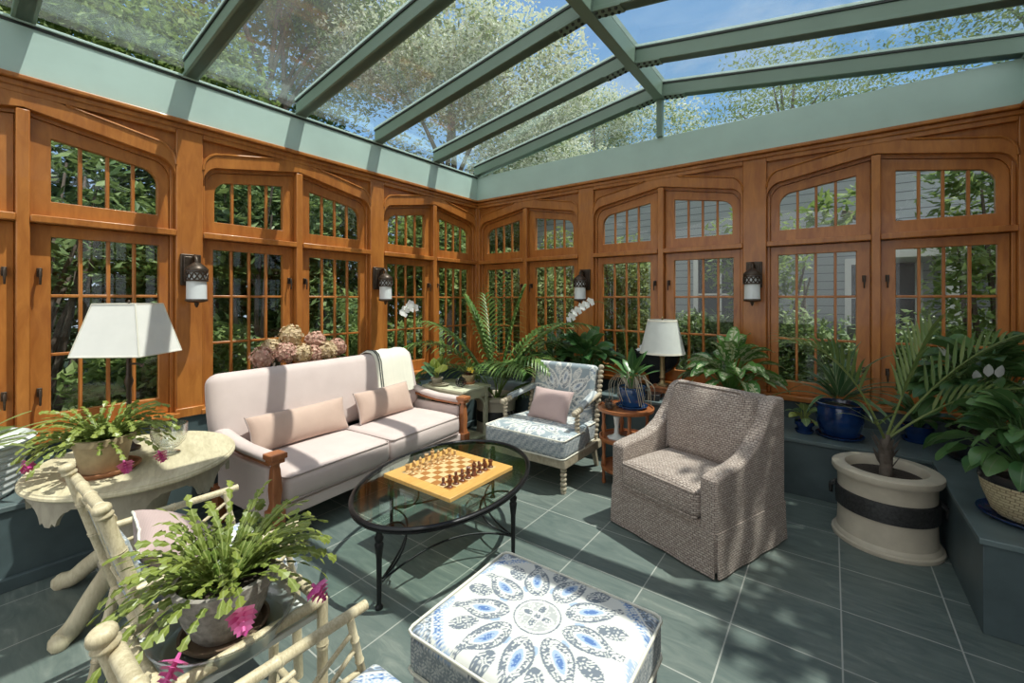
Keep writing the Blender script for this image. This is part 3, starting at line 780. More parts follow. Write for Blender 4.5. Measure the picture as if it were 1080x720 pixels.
# ------------------------------------------------------------------ light
sc=bpy.context.scene
wd=bpy.data.worlds.new('sky'); sc.world=wd; wd.use_nodes=True; nt=wd.node_tree; nt.nodes.clear()
N=lambda t,**k:nt.nodes.new('ShaderNode'+t)
out=N('OutputWorld'); bg=N('Background'); tc=N('TexCoord'); sep=N('SeparateXYZ'); nt.links.new(tc.outputs['Generated'],sep.inputs[0])
cr=N('ValToRGB'); nt.links.new(sep.outputs[2],cr.inputs[0])
e=cr.color_ramp.elements; e[0].position=0; e[0].color=(.50,.62,.75,1); e[1].position=.9; e[1].color=(.075,.24,.62,1); x=e.new(.35); x.color=(.22,.46,.82,1)
nz=N('TexNoise'); mp=N('Mapping'); mp.inputs['Scale'].default_value=(1,1,2.6); nt.links.new(tc.outputs['Generated'],mp.inputs[0]); nt.links.new(mp.outputs[0],nz.inputs[0]); nz.inputs['Scale'].default_value=2.3; nz.inputs['Detail'].default_value=7; nz.inputs['Roughness'].default_value=.6
# thin clouds everywhere, bright bank over south and sun side added out of view as fill
mr=N('MapRange'); nt.links.new(nz.outputs[0],mr.inputs[0]); mr.inputs[1].default_value=.50; mr.inputs[2].default_value=.72; mr.inputs[3].default_value=0; mr.inputs[4].default_value=.65
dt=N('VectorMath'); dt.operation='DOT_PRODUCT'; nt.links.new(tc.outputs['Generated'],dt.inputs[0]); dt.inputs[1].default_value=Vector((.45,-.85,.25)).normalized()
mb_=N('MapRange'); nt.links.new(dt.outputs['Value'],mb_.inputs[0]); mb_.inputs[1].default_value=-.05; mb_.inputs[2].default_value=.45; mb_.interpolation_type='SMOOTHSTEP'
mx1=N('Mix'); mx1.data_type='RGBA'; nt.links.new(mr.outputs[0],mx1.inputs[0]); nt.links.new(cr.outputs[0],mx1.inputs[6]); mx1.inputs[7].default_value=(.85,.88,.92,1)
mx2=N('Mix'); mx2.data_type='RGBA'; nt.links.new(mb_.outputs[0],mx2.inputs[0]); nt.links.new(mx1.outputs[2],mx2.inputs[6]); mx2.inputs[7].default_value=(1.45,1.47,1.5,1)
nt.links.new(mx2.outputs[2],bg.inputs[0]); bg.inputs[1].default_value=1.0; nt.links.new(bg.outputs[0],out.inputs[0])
SUN=V(.34,.20,1).normalized()
sl=bpy.data.lights.new('sun','SUN'); sl.energy=6.0; sl.angle=R_(.55); sl.color=(1,.955,.88)
so=bpy.data.objects.new('sun',sl); COL.objects.link(so); so.rotation_euler=SUN.to_track_quat('Z','Y').to_euler(); so.location=(6,5,14)

cam=bpy.data.cameras.new('camera'); co=bpy.data.objects.new('camera',cam); COL.objects.link(co); sc.camera=co
co.location=(0,0,1.6); co.rotation_euler=(PI/2,0,R_(36.5)); cam.sensor_width=36; cam.lens=15.2; cam.shift_y=-45/1080; cam.clip_start=.05
sc.view_settings.view_transform='Standard'; sc.view_settings.look='None'; sc.view_settings.exposure=0; sc.view_settings.gamma=1; sc.view_settings.use_curve_mapping=False
sc.cycles.transparent_max_bounces=32; sc.cycles.max_bounces=10; sc.cycles.diffuse_bounces=5; sc.cycles.sample_clamp_indirect=6
# ================================================================== furniture
def loc2w(loc,rz,p):
    return Vector(loc)+Matrix.Rotation(rz,3,'Z')@Vector(p)
# ------------------------------------------------------------------ sofa
SL,SR=(-3.315,2.20,0),R_(94)
t=thing('sofa','two-seat sofa in pale pinkish linen with brown wooden arm posts','sofa',SL,SR)
for sg in (-1,1):
    m=MB(); m.superbox(.875,.64,.18,.055,(8,6,2),.03,TR(sg*.44,-.135,.37),belly=.012); c=m.build('seat_cushion',MAT['linen'],t,0,180)
    m=MB()
    for z in (.447,.292):
        x0,x1,y0,y1=sg*.44-.425,sg*.44+.425,-.45,.175
        m.tube([(x0+.02,y0,z),(x1-.02,y0,z),(x1,y0+.02,z),(x1,y1,z),(x0,y1,z),(x0,y0+.02,z),(x0+.02,y0,z)],.006,6)
    m.build('piping',MAT['piping'],c,0,60)
BM=TR(0,.325,.755,R_(-14))
m=MB(); m.superbox(1.95,.17,.60,.075,(14,3,8),0,BM,belly=.02); m.build('back',MAT['linen'],t,0,180)
m=MB(); m.box(-.93,.93,-.44,.27,.19,.275); m.build('seat_rail',MAT['linen'],t,.012)
for sg in (-1,1):
    m=MB()
    m.loft([[V(sg*.935+dx,y,z+dz) for dx,dz in [(.05*math.cos(a),.032*math.sin(a)) for a in [2*PI*k/12 for k in range(12)]]] for y,z in ((.27,.655),(.20,.643),(.08,.62),(-.10,.60),(-.30,.597),(-.40,.597))]); m.build('arm_pad',MAT['linen'],t,0,70)
    m=MB(); m.loft([[V(sg*.935+dx,y,z+dz) for dx,dz in ((-.025,-.015),(.025,-.015),(.025,.01),(-.025,.01))] for y,z in ((.26,.612),(.10,.583),(-.10,.565),(-.41,.562))]); m.build('arm_rail',MAT['oak'],t,.005)
    m=MB(); m.superbox(.05,.66,.34,.022,(2,5,3),0,TR(sg*.935,-.06,.36)); m.build('side_panel',MAT['linen'],t,0,180)
    m=MB(); y=-.44
    m.cbox((sg*.935,y,.615),(.105,.105,.035)); m.cbox((sg*.935,y,.585),(.085,.085,.03)); m.lathe([(.0,.57),(.032,.57),(.028,.55),(.034,.53),(.045,.40),(.036,.32),(.045,.29),(.05,.27),(0,.27)],(sg*.935,y,0),4,M=TR(sg*.935,y,0,rz=R_(45))@TR(-sg*.935,-y,0))
    m.build('arm_post',MAT['oak'],t,.006)
    for yy in (-.44,.27):
        m=MB(); m.loft([[V(sg*.935+a*r*sx,yy+b*r,z) for a,b in ((-1,-1),(1,-1),(1,1),(-1,1))] for r,z,sx in ((.028,0,1),(.033,.02,1),(.034,.10,1),(.044,.17,1),(.046,.275,1))]); m.build('leg',MAT['oak'],t,.005)
# pillows on the sofa
def pillow(name,label,cat,loc,rz,w,h,th,mat,tilt=75,group=None,edge=None,wob=0,parts=True):
    tt=thing(name,label,cat,loc,rz,group)
    M=TR(0,0,h/2*math.sin(R_(tilt))+.012,R_(tilt))
    m=MB(); m.pillow(w,h,th,M); m.build('cover',mat,tt,0,180)
    m=MB(); m.pillow_edge(w*.995,h*.995,.006,M,wob=wob); m.build('edging',edge or MAT['piping'],tt,0,60)
    return tt
pillow('lumbar_pillow','long peach lumbar pillow on the sofa end beside the wooden oval table','pillow',loc2w(SL,SR,(-.43,.10,.472)),SR,.82,.27,.17,MAT['peach'],72,'peach lumbar pillows on the sofa')
pillow('lumbar_pillow','peach lumbar pillow on the sofa below the cream throw','pillow',loc2w(SL,SR,(.42,.105,.472)),SR+R_(3),.68,.28,.17,MAT['peach'],70,'peach lumbar pillows on the sofa')
# throw
t=thing('throw_blanket','cream wool throw with charcoal stripes draped over the sofa back','blanket',SL,SR)
def drape(x0,x1,off,tk,zb=-.02,n=8):
    m=MB(); h=.30; q=.095
    path=[(-q,zb),(-q,.1),(-q,.2),(-q+.012,.26),(-q+.04,.297),(0,.31),(q-.04,.297),(q-.012,.26),(q+.002,.2),(q+.002,.02)]
    rings=[]
    def P(x,i,o):
        y,z=path[i]; l=math.hypot(y,max(0,z-.2)) or 1
        ny,nz=(y/l,max(0,z-.2)/l); 
        wv=.005*math.sin(x*38+i*.5)+.003*math.sin(x*71)
        sl=.02*math.sin(i*.7)
        return BM@V(x+sl,y+ny*(off+o+wv),z+nz*(off+o+wv))
    for i in range(len(path)):
        xs=[x0+(x1-x0)*k/n for k in range(n+1)]
        rings.append([P(x,i,tk) for x in xs]+[P(x,i,0) for x in reversed(xs)])
    m.loft(rings); return m
drape(.43,.88,.012,.008,-.14,n=16).build('cloth',MAT['cream'],t,0,60)
drape(.455,.466,.022,.003,-.135,2).build('stripe',MAT['stripe'],t,0,60); drape(.478,.489,.022,.003,-.135,2).build('stripe',MAT['stripe'],t,0,60)

# ------------------------------------------------------------------ glass coffee table
CT=(-2.04,2.05,0); CTR=.234
t=thing('coffee_table','oval black wrought iron coffee table with a clear glass top','table',CT,CTR)
A,B=.505,.72; TZ=.44
def ell(a,b,k,n,z): return V(a*math.cos(2*PI*k/n),b*math.sin(2*PI*k/n),z)
m=MB(); n=72
prof=[(-.026,-.004),(-.024,.003),(-.014,.008),(0,.005),(.004,-.002),(0,-.009),(-.005,-.012),(0,-.016),(-.002,-.025),(-.010,-.029),(-.019,-.025),(-.022,-.014)]
rings=[[V((A+dr)*math.cos(2*PI*k/n),(B+dr)*math.sin(2*PI*k/n),TZ+dz) for dr,dz in prof] for k in range(n+1)]
m.loft(rings,True,False); m.build('rim',MAT['iron'],t,0,50)
m=MB(); m.lathe([(0,0),(1,0),(1,.012),(0,.012)],(0,0,TZ-.012),72,sx=A-.022,sy=B-.022); m.build('glass_top',MAT['table_glass'],t,0,40)
verts=[(0,-B+.04),(A-.04,0),(0,B-.04),(-A+.04,0)]
for i,(x,y) in enumerate(verts):
    m=MB(); m.lathe([(0,0),(.02,0),(.021,.012),(.013,.02),(.012,.03),(.015,.26),(.021,.31),(.024,.335),(.017,.345),(.022,.355),(.024,.37),(.017,.38),(.015,TZ-.03),(0,TZ-.03)],(x,y,0),14); m.build('leg',MAT['iron'],t,0,50)
for i in range(4):
    (x0,y0),(x1,y1)=verts[i],verts[(i+1)%4]
    m=MB(); P0=V(x0,y0,.13); P1=V(x1,y1,.13); C=V((x0+x1)*.18,(y0+y1)*.18,.20)
    m.tube([P0*(1-s)**2+C*2*s*(1-s)+P1*s*s for s in [k/16 for k in range(17)]],.0065,7); m.build('stretcher',MAT['iron'],t,0,60)
    m=MB(); d=V(-x0,-y0,0).normalized(); P=V(x0,y0,0)
    m.tube([P+d*(.03+.20*math.sin(a))+V(0,0,.27-.13*math.cos(a)) for a in [PI*k/16 for k in range(17)]],.006,7); m.build('scroll_bracket',MAT['iron'],t,0,60)
# chess
BCX,BCY=-2.04,2.06
t=thing('chess_board','square maple chess board lying on the glass coffee table','board game',(BCX,BCY,TZ+.001))
m=MB(); m.box(-.30,.30,-.30,.30,0,.026); m.build('board',MAT['maple'],t,.004)
m=MB(); m.box(-.22,.22,-.22,.22,.026,.0275); m.build('playing_squares',MAT['checker'],t)
PROF={
'pawn':[(0,0),(.016,0),(.016,.006),(.009,.012),(.006,.026),(.010,.029),(.006,.032),(.009,.038),(.009,.044),(.005,.049),(0,.05)],
'rook':[(0,0),(.017,0),(.017,.007),(.011,.012),(.010,.036),(.014,.040),(.014,.053),(.010,.053),(.010,.049),(0,.049)],
'bishop':[(0,0),(.017,0),(.017,.007),(.010,.013),(.007,.040),(.012,.043),(.007,.047),(.010,.055),(.008,.064),(.003,.069),(.004,.072),(0,.075)],
'queen':[(0,0),(.018,0),(.018,.008),(.011,.015),(.008,.050),(.014,.054),(.008,.058),(.014,.074),(.009,.074),(.004,.080),(0,.082)],
'king':[(0,0),(.018,0),(.018,.008),(.012,.015),(.009,.055),(.015,.059),(.009,.063),(.014,.078),(.011,.083),(0,.084)],
'knight':[(0,0),(.017,0),(.017,.007),(.011,.012),(.010,.018),(0,.019)]}
mesh={}
def piece(kind,col,x,y,label,face):
    key=(kind,col); z=TZ+.001+.0275
    if key in mesh:
        o=bpy.data.objects.new('chess_'+kind,mesh[key]); COL.objects.link(o)
    else:
        m=MB(); m.lathe(PROF[kind],(0,0,0),12)
        if kind=='king': m.box(-.0025,.0025,-.002,.002,.083,.099); m.box(-.007,.007,-.002,.002,.090,.094)
        if kind=='queen':
            for k in range(8): m.lathe([(0,0),(.003,.003),(0,.006)],(.0115*math.cos(k*PI/4),.0115*math.sin(k*PI/4),.073),6)
        if kind=='knight': m.prism([(-.010,.016),(.010,.016),(.008,.034),(.017,.040),(.016,.047),(.004,.058),(-.002,.064),(-.004,.056),(-.011,.044),(-.012,.028)],lambda u,v,w:V(u,w,v),-.006,.006)
        o=m.build('chess_'+kind,MAT[col+'_piece'],None,0,40); mesh[key]=o.data
    o.location=(x,y,z); o.rotation_euler=(0,0,0 if face>0 else PI); o.scale=(1.12,1.12,.9)
    tag(o,label,'chess piece','chess pieces set out on the board')
back=['rook','knight','bishop','queen','king','bishop','knight','rook']
ordn=['first','second','third','fourth','fifth','sixth','seventh','eighth']
for col,word,side,fc in (('pale','pale boxwood','sofa',1),('dark','dark rosewood','tweed armchair',-1)):
    for i in range(8):
        y=BCY-.1925+.055*i
        xb=BCX-fc*.1925; xp=BCX-fc*.1375
        end='near' if i<4 else 'far'
        k=back[i]
        piece(k,col,xb,y,'%s chess %s in the back row%s'%(word,k,'' if k in('king','queen') else ', %s end'%('near' if i<4 else 'far')),fc)
        piece('pawn',col,xp,y,'%s chess pawn, %s from the near end of its row'%(word,ordn[i]),fc)

# ------------------------------------------------------------------ paisley ottoman
t=thing('ottoman','square blue and white paisley ottoman with a boxed cushion on the slate floor','ottoman',(-.865,1.325,0),R_(1))
hw,hh=.365,.30
m=MB()
def oc(p):
    if p.z>.045: return paisley_col(p.x,p.y,hw,hh,.088)
    return border_col(p.x+p.y,p.z)
m.superbox(2*hw,2*hh,.15,.035,(190,160,26),.022,TR(0,0,.345),colf=oc); m.build('cushion',MAT['paisley'],t,0,180)
m=MB(); 
for z in (.412,.278):
    P=[(-hw+.03,-hh),(hw-.03,-hh),(hw-.008,-hh+.008),(hw,-hh+.03),(hw,hh-.03),(hw-.008,hh-.008),(hw-.03,hh),(-hw+.03,hh),(-hw+.008,hh-.008),(-hw,hh-.03),(-hw,-hh+.03),(-hw+.008,-hh+.008),(-hw+.03,-hh)]
    m.tube([(x,y,z) for x,y in P],.006,6)
m.build('piping',MAT['cream'],t,0,60)
m=MB(); m.superbox(2*hw-.03,2*hh-.03,.09,.012,(60,50,8),0,TR(0,0,.235),colf=lambda p:border_col(p.x+p.y,p.z)); m.build('base_band',MAT['paisley'],t,0,180)
for sx in (-1,1):
    for sy in (-1,1):
        m=MB(); m.loft([[V(sx*(hw-.045)+a*r,sy*(hh-.045)+b*r,z) for a,b in ((-1,-1),(1,-1),(1,1),(-1,1))] for r,z in ((.016,0),(.022,.10),(.028,.205))]); m.build('leg',MAT['oak'],t,.004)

# ------------------------------------------------------------------ faux bamboo armchairs
def bamboo(m,p0,p1,r,n=3,r1=None):
    p0,p1=V(*p0),V(*p1); r1=r1 or r; pts=[];rs=[]
    ns=[(k+1)/(n+1) for k in range(n)]
    ev=[(0,1)]
    for q in ns: ev+=[(q-.022,1),(q-.008,1.16),(q,1.02),(q+.008,1.2),(q+.022,1)]
    ev+=[(1,1)]
    for q,k in ev: pts.append(p0.lerp(p1,q)); rs.append((r+(r1-r)*q)*k)
    m.tube(pts,rs,12)
def finial(m,p,d,r):
    p,d=V(*p),V(*d).normalized()
    pr=[(1.0,0),(1.2,.004),(1.22,.010),(1.03,.015),(1.03,.020),(1.24,.024),(1.22,.034),(1.1,.040),(.85,.044),(.4,.045)]
    m.tube([p+d*z for _,z in pr],[r*q for q,_ in pr],14)
def bamboo_chair(label,loc,rz):
    t=thing('bamboo_armchair',label,'chair',loc,rz,'cream faux bamboo armchairs')
    W=.28; bt=(.355,.95); bb=(.215,.44)
    for sg in (-1,1):
        m=MB(); bamboo(m,(sg*W,bb[0]-.0,bb[1]-.04),(sg*W,bt[0],bt[1]-.03),.0195,3,.0185); d=V(0,bt[0]-bb[0],bt[1]-bb[1]); finial(m,(sg*W,bt[0],bt[1]-.035),d,.0205); m.build('back_stile',MAT['bamboo'],t,0,50)
        m=MB(); bamboo(m,(sg*W,bb[0]+.0,.42),(sg*W,bb[0]+.09,0),.02,2,.018); m.build('leg',MAT['bamboo'],t,0,50)
        m=MB(); bamboo(m,(sg*(W+.01),-.235,.42),(sg*(W+.015),-.25,0),.02,2,.018); m.build('leg',MAT['bamboo'],t,0,50)
        # arm: rail, upright, lattice
        m=MB(); bamboo(m,(sg*(W+.015),.285,.655),(sg*(W+.02),-.245,.65),.0155,1); m.build('arm_rail',MAT['bamboo'],t,0,50)
        m=MB(); bamboo(m,(sg*(W+.012),-.185,.645),(sg*(W+.01),-.232,.43),.0115,2); m.build('arm_upright',MAT['bamboo'],t,0,50)
        m=MB(); x=sg*(W+.012)
        bamboo(m,(x,.235,.49),(x,-.225,.465),.009,2); bamboo(m,(x,.25,.57),(x,-.02,.60),.008,1)
        for a,b in (((x,-.195,.60),(x,.02,.475)),((x,-.205,.545),(x,-.09,.47)),((x,.13,.58),(x,-.01,.47)),((x,.22,.56),(x,.11,.475)),((x,.02,.60),(x,.14,.48))): bamboo(m,a,b,.0072,1)
        m.build('arm_lattice',MAT['bamboo'],t,0,50)
    for z0,q in ((.90,.0),(.82,.0),(.50,.0)):
        s=(z0-bb[1])/(bt[1]-bb[1]); y=bb[0]+(bt[0]-bb[0])*s
        m=MB(); bamboo(m,(-W,y,z0),(W,y,z0),.0165 if z0>.85 else .012,3); m.build('back_rail',MAT['bamboo'],t,0,50)
    m=MB()
    for u in (-.16,0,.16):
        f=lambda z:bb[0]+(bt[0]-bb[0])*(z-bb[1])/(bt[1]-bb[1])
        bamboo(m,(u,f(.50),.50),(u+(.06 if u<0 else -.06 if u>0 else 0),f(.82),.82),.011,2)
    bamboo(m,(-.22,bb[0]+.105,.82),(-.06,bb[0]+.125,.90),.010,1); bamboo(m,(.22,bb[0]+.105,.82),(.06,bb[0]+.125,.90),.010,1)
    m.build('back_lattice',MAT['bamboo'],t,0,50)
    for a,b in (((-W,-.235,.40),(W,-.235,.40)),((-W,.22,.40),(W,.22,.40)),((-W,-.235,.40),(-W,.22,.40)),((W,-.235,.40),(W,.22,.40))):
        m=MB(); bamboo(m,a,b,.019,2); m.build('seat_rail',MAT['bamboo'],t,0,50)
    m=MB(); m.superbox(.55,.49,.075,.03,(110,100,8),.02,TR(0,-.02,.45),colf=lambda p:paisley_col(p.x,p.y,.275,.245,.06) if p.z>.01 else border_col(p.x+p.y,p.z)); m.build('seat_cushion',MAT['paisley'],t,0,180)
    m=MB(); m.superbox(.50,.03,.30,.012,(50,4,30),0,TR(0,.265,.66,R_(-15.4)),colf=lambda p:border_col(p.x,p.z)); m.build('back_panel',MAT['paisley'],t,0,180)
    return t
bamboo_chair('cream faux bamboo armchair with a mauve pillow beside the wooden oval table',(-2.11,.685,0),PI)
bamboo_chair('cream faux bamboo armchair with an empty paisley seat next to the paisley ottoman',(-.865,.565,0),PI)
p=pillow('throw_pillow','dusty mauve pillow with ruffled edge on the faux bamboo armchair','pillow',(-2.06,.60,.505),PI+R_(-10),.40,.36,.17,MAT['mauve'],38,None,MAT['cream'],.006)

# ------------------------------------------------------------------ bamboo side table
t=thing('side_table','cream bamboo side table holding a potted cactus between the two bamboo armchairs','table',(-1.53,.565,0))
for sx in (-1,1):
    for sy in (-1,1):
        m=MB(); bamboo(m,(sx*.17,sy*.215,0),(sx*.17,sy*.215,.605),.017,3); m.build('leg',MAT['bamboo'],t,0,50)
for a,b in (((-.17,-.215),(.17,-.215)),((-.17,.215),(.17,.215)),((-.17,-.215),(-.17,.215)),((.17,-.215),(.17,.215))):
    for z,r in ((.60,.017),(.22,.012)):
        m=MB(); bamboo(m,(*a,z),(*b,z),r,1); m.build('rail',MAT['bamboo'],t,0,50)
m=MB(); m.box(-.165,.165,-.21,.21,.545,.565); m.build('table_top',MAT['white_pot'],t,.004)
SIDE_Z=.565
# ------------------------------------------------------------------ oval table
t=thing('oval_table','oval limed wood table with scalloped apron on scrolled feet','table',(-3.10,.70,0),-.283)
A,B=.515,.452; Z=.72
m=MB(); m.lathe([(0,0),(.96,0),(.985,.004),(1,.012),(.995,.022),(.98,.026),(.975,.032),(0,.032)],(0,0,Z-.032),64,sx=A,sy=B); m.build('table_top',MAT['lime'],t,0,35)
m=MB(); n=192
rings=[]
for k in range(n+1):
    a=2*PI*k/n; s=abs(((a*8/(2*PI))+.5)%1-.5)*2; dr=.125 if s<.13 else .105 if s<.20 else .118 if s<.27 else .118-.068*min(1,((s-.27)/.25))**.5; zb=Z-.032-dr+.012*(s>.6)
    rings.append([V(r*A*math.cos(a),r*B*math.sin(a),z) for r,z in ((.93,Z-.032),(.93,zb),(.89,zb),(.89,Z-.032))])
m.loft(rings,True,False); m.build('apron',MAT['lime_grey'],t,0,35)
m=MB(); m.lathe([(0,.16),(.16,.16),(.17,.20),(.12,.26),(.10,.34),(.13,.46),(.16,.56),(.20,.62),(.22,.688),(0,.688)],(0,0,0),28); m.build('pedestal',MAT['lime_grey'],t,0,40)
for k in range(4):
    a=PI/4+k*PI/2+.15; d=V(math.cos(a),math.sin(a),0); m=MB()
    pts=m.curve_pts(d*.06+V(0,0,.27),d*.16+V(0,0,.21),d*.27+V(0,0,.13),d*.36+V(0,0,.055),d*.43+V(0,0,.035),n=6)
    m.tube(pts,[.045-.0002*i if i<16 else .042 for i in range(len(pts))],10,flat=1.0)
    m.lathe([(0,0),(.03,0),(.04,.02),(.038,.05),(.02,.065),(0,.068)],tuple(d*.43),14)
    m.build('scroll_foot',MAT['lime'],t,0,60)
# square shade lamp
t=thing('table_lamp','table lamp with white tapered square shade behind the potted cactus','lamp',(-3.305,.70,Z),R_(36.5+4))
m=MB(); m.lathe([(0,0),(.055,0),(.055,.012),(.03,.025),(.014,.05),(.012,.12),(.02,.15),(.012,.18),(.012,.36),(.022,.40),(.014,.43),(.010,.56),(0,.56)],(0,0,0),20); m.build('base',MAT['bronze'],t,0,40)
m=MB(); m.tube([(.012,0,.50),(.05,0,.50),(.075,0,.49)],[.006,.006,.012],8); m.build('switch',MAT['bronze'],t,0,60)
m=MB(); tw,bw,z0,z1=.115,.182,.56,.85
def sq(r,z): return [(-r,-r*.92,z),(r,-r*.92,z),(r,r*.92,z),(-r,r*.92,z)]
m.loft([[V(*p) for p in sq(bw,z0)],[V(*p) for p in sq(tw,z1)],[V(*p) for p in sq(tw-.004,z1)],[V(*p) for p in sq(bw-.004,z0)],[V(*p) for p in sq(bw,z0)]],True,False); m.build('lamp_shade',MAT['shade'],t,0,30)
m=MB()
for r,z in ((bw,z0),(tw,z1)):
    P=sq(r,z); m.tube(P+[P[0]],.004,6)
for a,b in zip(sq(bw,z0),sq(tw,z1)): m.tube([a,b],.0035,6)
m.build('shade_trim',MAT['shade_trim'],t,0,60)
m=MB(); m.tube([(-tw,0,z1-.01),(tw,0,z1-.01)],.003,6); m.tube([(0,0,.55),(0,0,z1+.005)],.004,6); m.lathe([(0,0),(.009,.006),(.006,.02),(0,.025)],(0,0,z1),10); m.build('harp',MAT['bronze'],t,0,60)
# crystal bowl
t=thing('crystal_bowl','cut crystal footed bowl standing on the wooden oval table','bowl',(-3.02,.815,Z))
m=MB(); pr=[(0,0),(.05,0),(.052,.008),(.022,.018),(.018,.03),(.05,.045),(.075,.075),(.083,.12),(.086,.17),(.081,.17),(.077,.12),(.068,.08),(.045,.055),(0,.05)]
m.lathe(pr,(0,0,0),36)
m.v=[(x*(1+.035*math.cos(18*math.atan2(y,x)+z*60)) if z<.12 else x,y*(1+.035*math.cos(18*math.atan2(y,x)+z*60)) if z<.12 else y,z) for x,y,z in m.v]
m.build('crystal_body',MAT['crystal'],t,0,25)

# ------------------------------------------------------------------ spool armchair
def spool(m,p0,p1,r,n):
    p0,p1=V(*p0),V(*p1); pts=[];rs=[]; q=8
    for i in range(n*q+1):
        s=i/(n*q); pts.append(p0.lerp(p1,s)); rs.append(r*(.45+.55*abs(math.sin(PI*i/q))**.55))
    m.tube(pts,rs,12)
t=thing('spool_armchair','spool-turned wooden armchair in blue and white paisley facing the coffee table','chair',(-2.16,3.47,0),0)
W=.43
m=MB()
def sc1(p): return paisley_col(p.x,p.y+.02,.42,.36,.10,True) if p.z>.055 else border_col(p.x+p.y,p.z)
def tw(p): 
    if p.y>.0: p.x*=1-.10*min(1,p.y/.2)
    return p
m.superbox(2*W-.02,.72,.165,.04,(130,110,22),.02,TR(0,-.055,.365),colf=sc1,warp=tw); c=m.build('seat_cushion',MAT['paisley'],t,0,180)
m=MB(); w=W-.012
for z in (.44,.292): m.tube([(w*.9,.30,z),(w*.9,.05,z),(w,-.05,z),(w,-.39,z),(w-.025,-.415,z),(-w+.025,-.415,z),(-w,-.39,z),(-w,-.05,z),(-w*.9,.05,z),(-w*.9,.30,z)],.006,6)
m.build('piping',MAT['cream'],c,0,60)
m=MB(); m.box(-W+.01,W-.01,-.40,.30,.21,.285); m.build('seat_frame',MAT['spool'],t,.008)
m=MB(); m.superbox(.68,.12,.56,.045,(90,14,90),0,TR(0,.33,.68,R_(-12)),colf=lambda p:paisley_col(p.x,p.z+.10,.40,.46,.105,True) if p.y<-.03 else border_col(p.x,p.z)); m.build('back_cushion',MAT['paisley'],t,0,180)
for sg in (-1,1):
    m=MB(); spool(m,(sg*.375,.25,.30),(sg*.375,.395,.965),.027,15); m.build('back_post',MAT['spool'],t,0,60)
    m=MB(); spool(m,(sg*(W-.045),-.36,.02),(sg*(W-.045),-.36,.21),.028,5); m.lathe([(0,0),(.02,0),(.024,.015),(.015,.028),(0,.03)],(sg*(W-.045),-.36,0),12); m.build('leg',MAT['spool'],t,0,60)
    m=MB(); m.loft([[V(sg*.34+a*r,y+b*r,z) for a,b in ((-1,-1),(1,-1),(1,1),(-1,1))] for r,y,z in ((.017,.36,0),(.022,.30,.15),(.026,.27,.285))]); m.build('leg',MAT['spool'],t,.004)
    m=MB(); spool(m,(sg*(W-.04),-.13,.40),(sg*(W-.04),-.13,.60),.025,6); m.build('arm_post',MAT['spool'],t,0,60)
    m=MB(); spool(m,(sg*(W-.04),-.20,.61),(sg*(W-.045),-.04,.63),.027,4); m.tube([(sg*(W-.045),-.05,.63),(sg*.385,.34,.70)],.02,8); m.build('arm',MAT['spool'],t,0,60)
    m=MB(); m.loft([[V(sg*(W-.046)+.038*math.cos(a)-sg*.04*(k/5),-.06+.36*k/5,.645+.028*math.sin(a)+.055*k/5) for a in [2*PI*i/12 for i in range(12)]] for k in range(6)])
    for i,v in enumerate(m.v): m.col[i]=border_col(v[0]*2,v[1])
    m.build('arm_pad',MAT['paisley'],t,0,70)
pillow('throw_pillow','mauve rectangular pillow leaning in the paisley spool armchair','pillow',(-2.15,3.52,.452),R_(-4),.44,.30,.14,MAT['mauve'],62)

# ------------------------------------------------------------------ tweed armchair
t=thing('tweed_armchair','brown and cream tweed skirted armchair with sloping arms','chair',(-.765,3.165,0),R_(-20.5))
tw_=MAT['tweed']
for sg in (-1,1):
    m=MB(); P=[(-.395,.03),(-.395,.565),(-.30,.585),(-.16,.60),(-.05,.625),(.05,.68),(.13,.76),(.19,.85),(.24,.915),(.30,.945),(.40,.945),(.405,.03)]
    a,b=sorted((sg*.295,sg*.40)); m.prism(P,lambda u,v,w:V(w,u,v),a,b); m.build('arm',tw_,t,.022,45,3)
m=MB(); m.superbox(.62,.14,.66,.04,(6,3,8),0,TR(0,.325,.615,R_(-3))); m.build('back',tw_,t,0,180)
m=MB(); m.superbox(.585,.67,.175,.05,(8,8,3),.03,TR(0,-.085,.385),belly=.012); c=m.build('seat_cushion',tw_,t,0,180)
m=MB(); m.tube([(-.285,-.1,.455),(-.285,-.40,.455),(-.265,-.418,.455),(.265,-.418,.455),(.285,-.40,.455),(.285,-.1,.455)],.007,6); m.tube([(-.285,-.40,.315),(-.265,-.418,.315),(.265,-.418,.315),(.285,-.40,.315)],.007,6); m.build('piping',tw_,c,0,60)
m=MB(); m.superbox(.575,.17,.53,.065,(8,3,8),0,TR(0,.175,.715,R_(-13)),belly=.045); m.build('back_cushion',tw_,t,0,180)
m=MB(); m.M=TR(0,.175,.715,R_(-13)); w,h=.265,.245; m.tube([(-w,-.075,-h),(-w,-.08,h-.03),(-w+.03,-.08,h),(w-.03,-.08,h),(w,-.08,h-.03),(w,-.075,-h)],.008,6); m.build('cushion_piping',tw_,t,0,60)
m=MB(); m.box(-.30,.30,-.395,.30,.20,.30); m.build('seat_deck',tw_,t,.01)
m=MB(); m.box(-.375,.375,-.375,.375,.012,.24); m.build('pleat_lining',tw_,t,.006)
def skirt(x0,x1,f,nm='skirt_panel'):
    m=MB(); n=14; rings=[]
    for i in range(n+1):
        u=x0+(x1-x0)*i/n; q=.004*math.sin(i*1.3)
        rings.append([f(u,.262,.004),f(u*1.006,.13,.009+q),f(u*1.012,.012,.016+q),f(u*1.012,.012,.006+q),f(u*1.006,.13,-.001+q),f(u,.262,-.006)])
    m.loft(rings); m.build(nm,tw_,t,0,50)
skirt(-.392,.392,lambda u,z,o:V(u,-.397-o,z)); skirt(-.392,.392,lambda u,z,o:V(u,.405+o*.4,z))
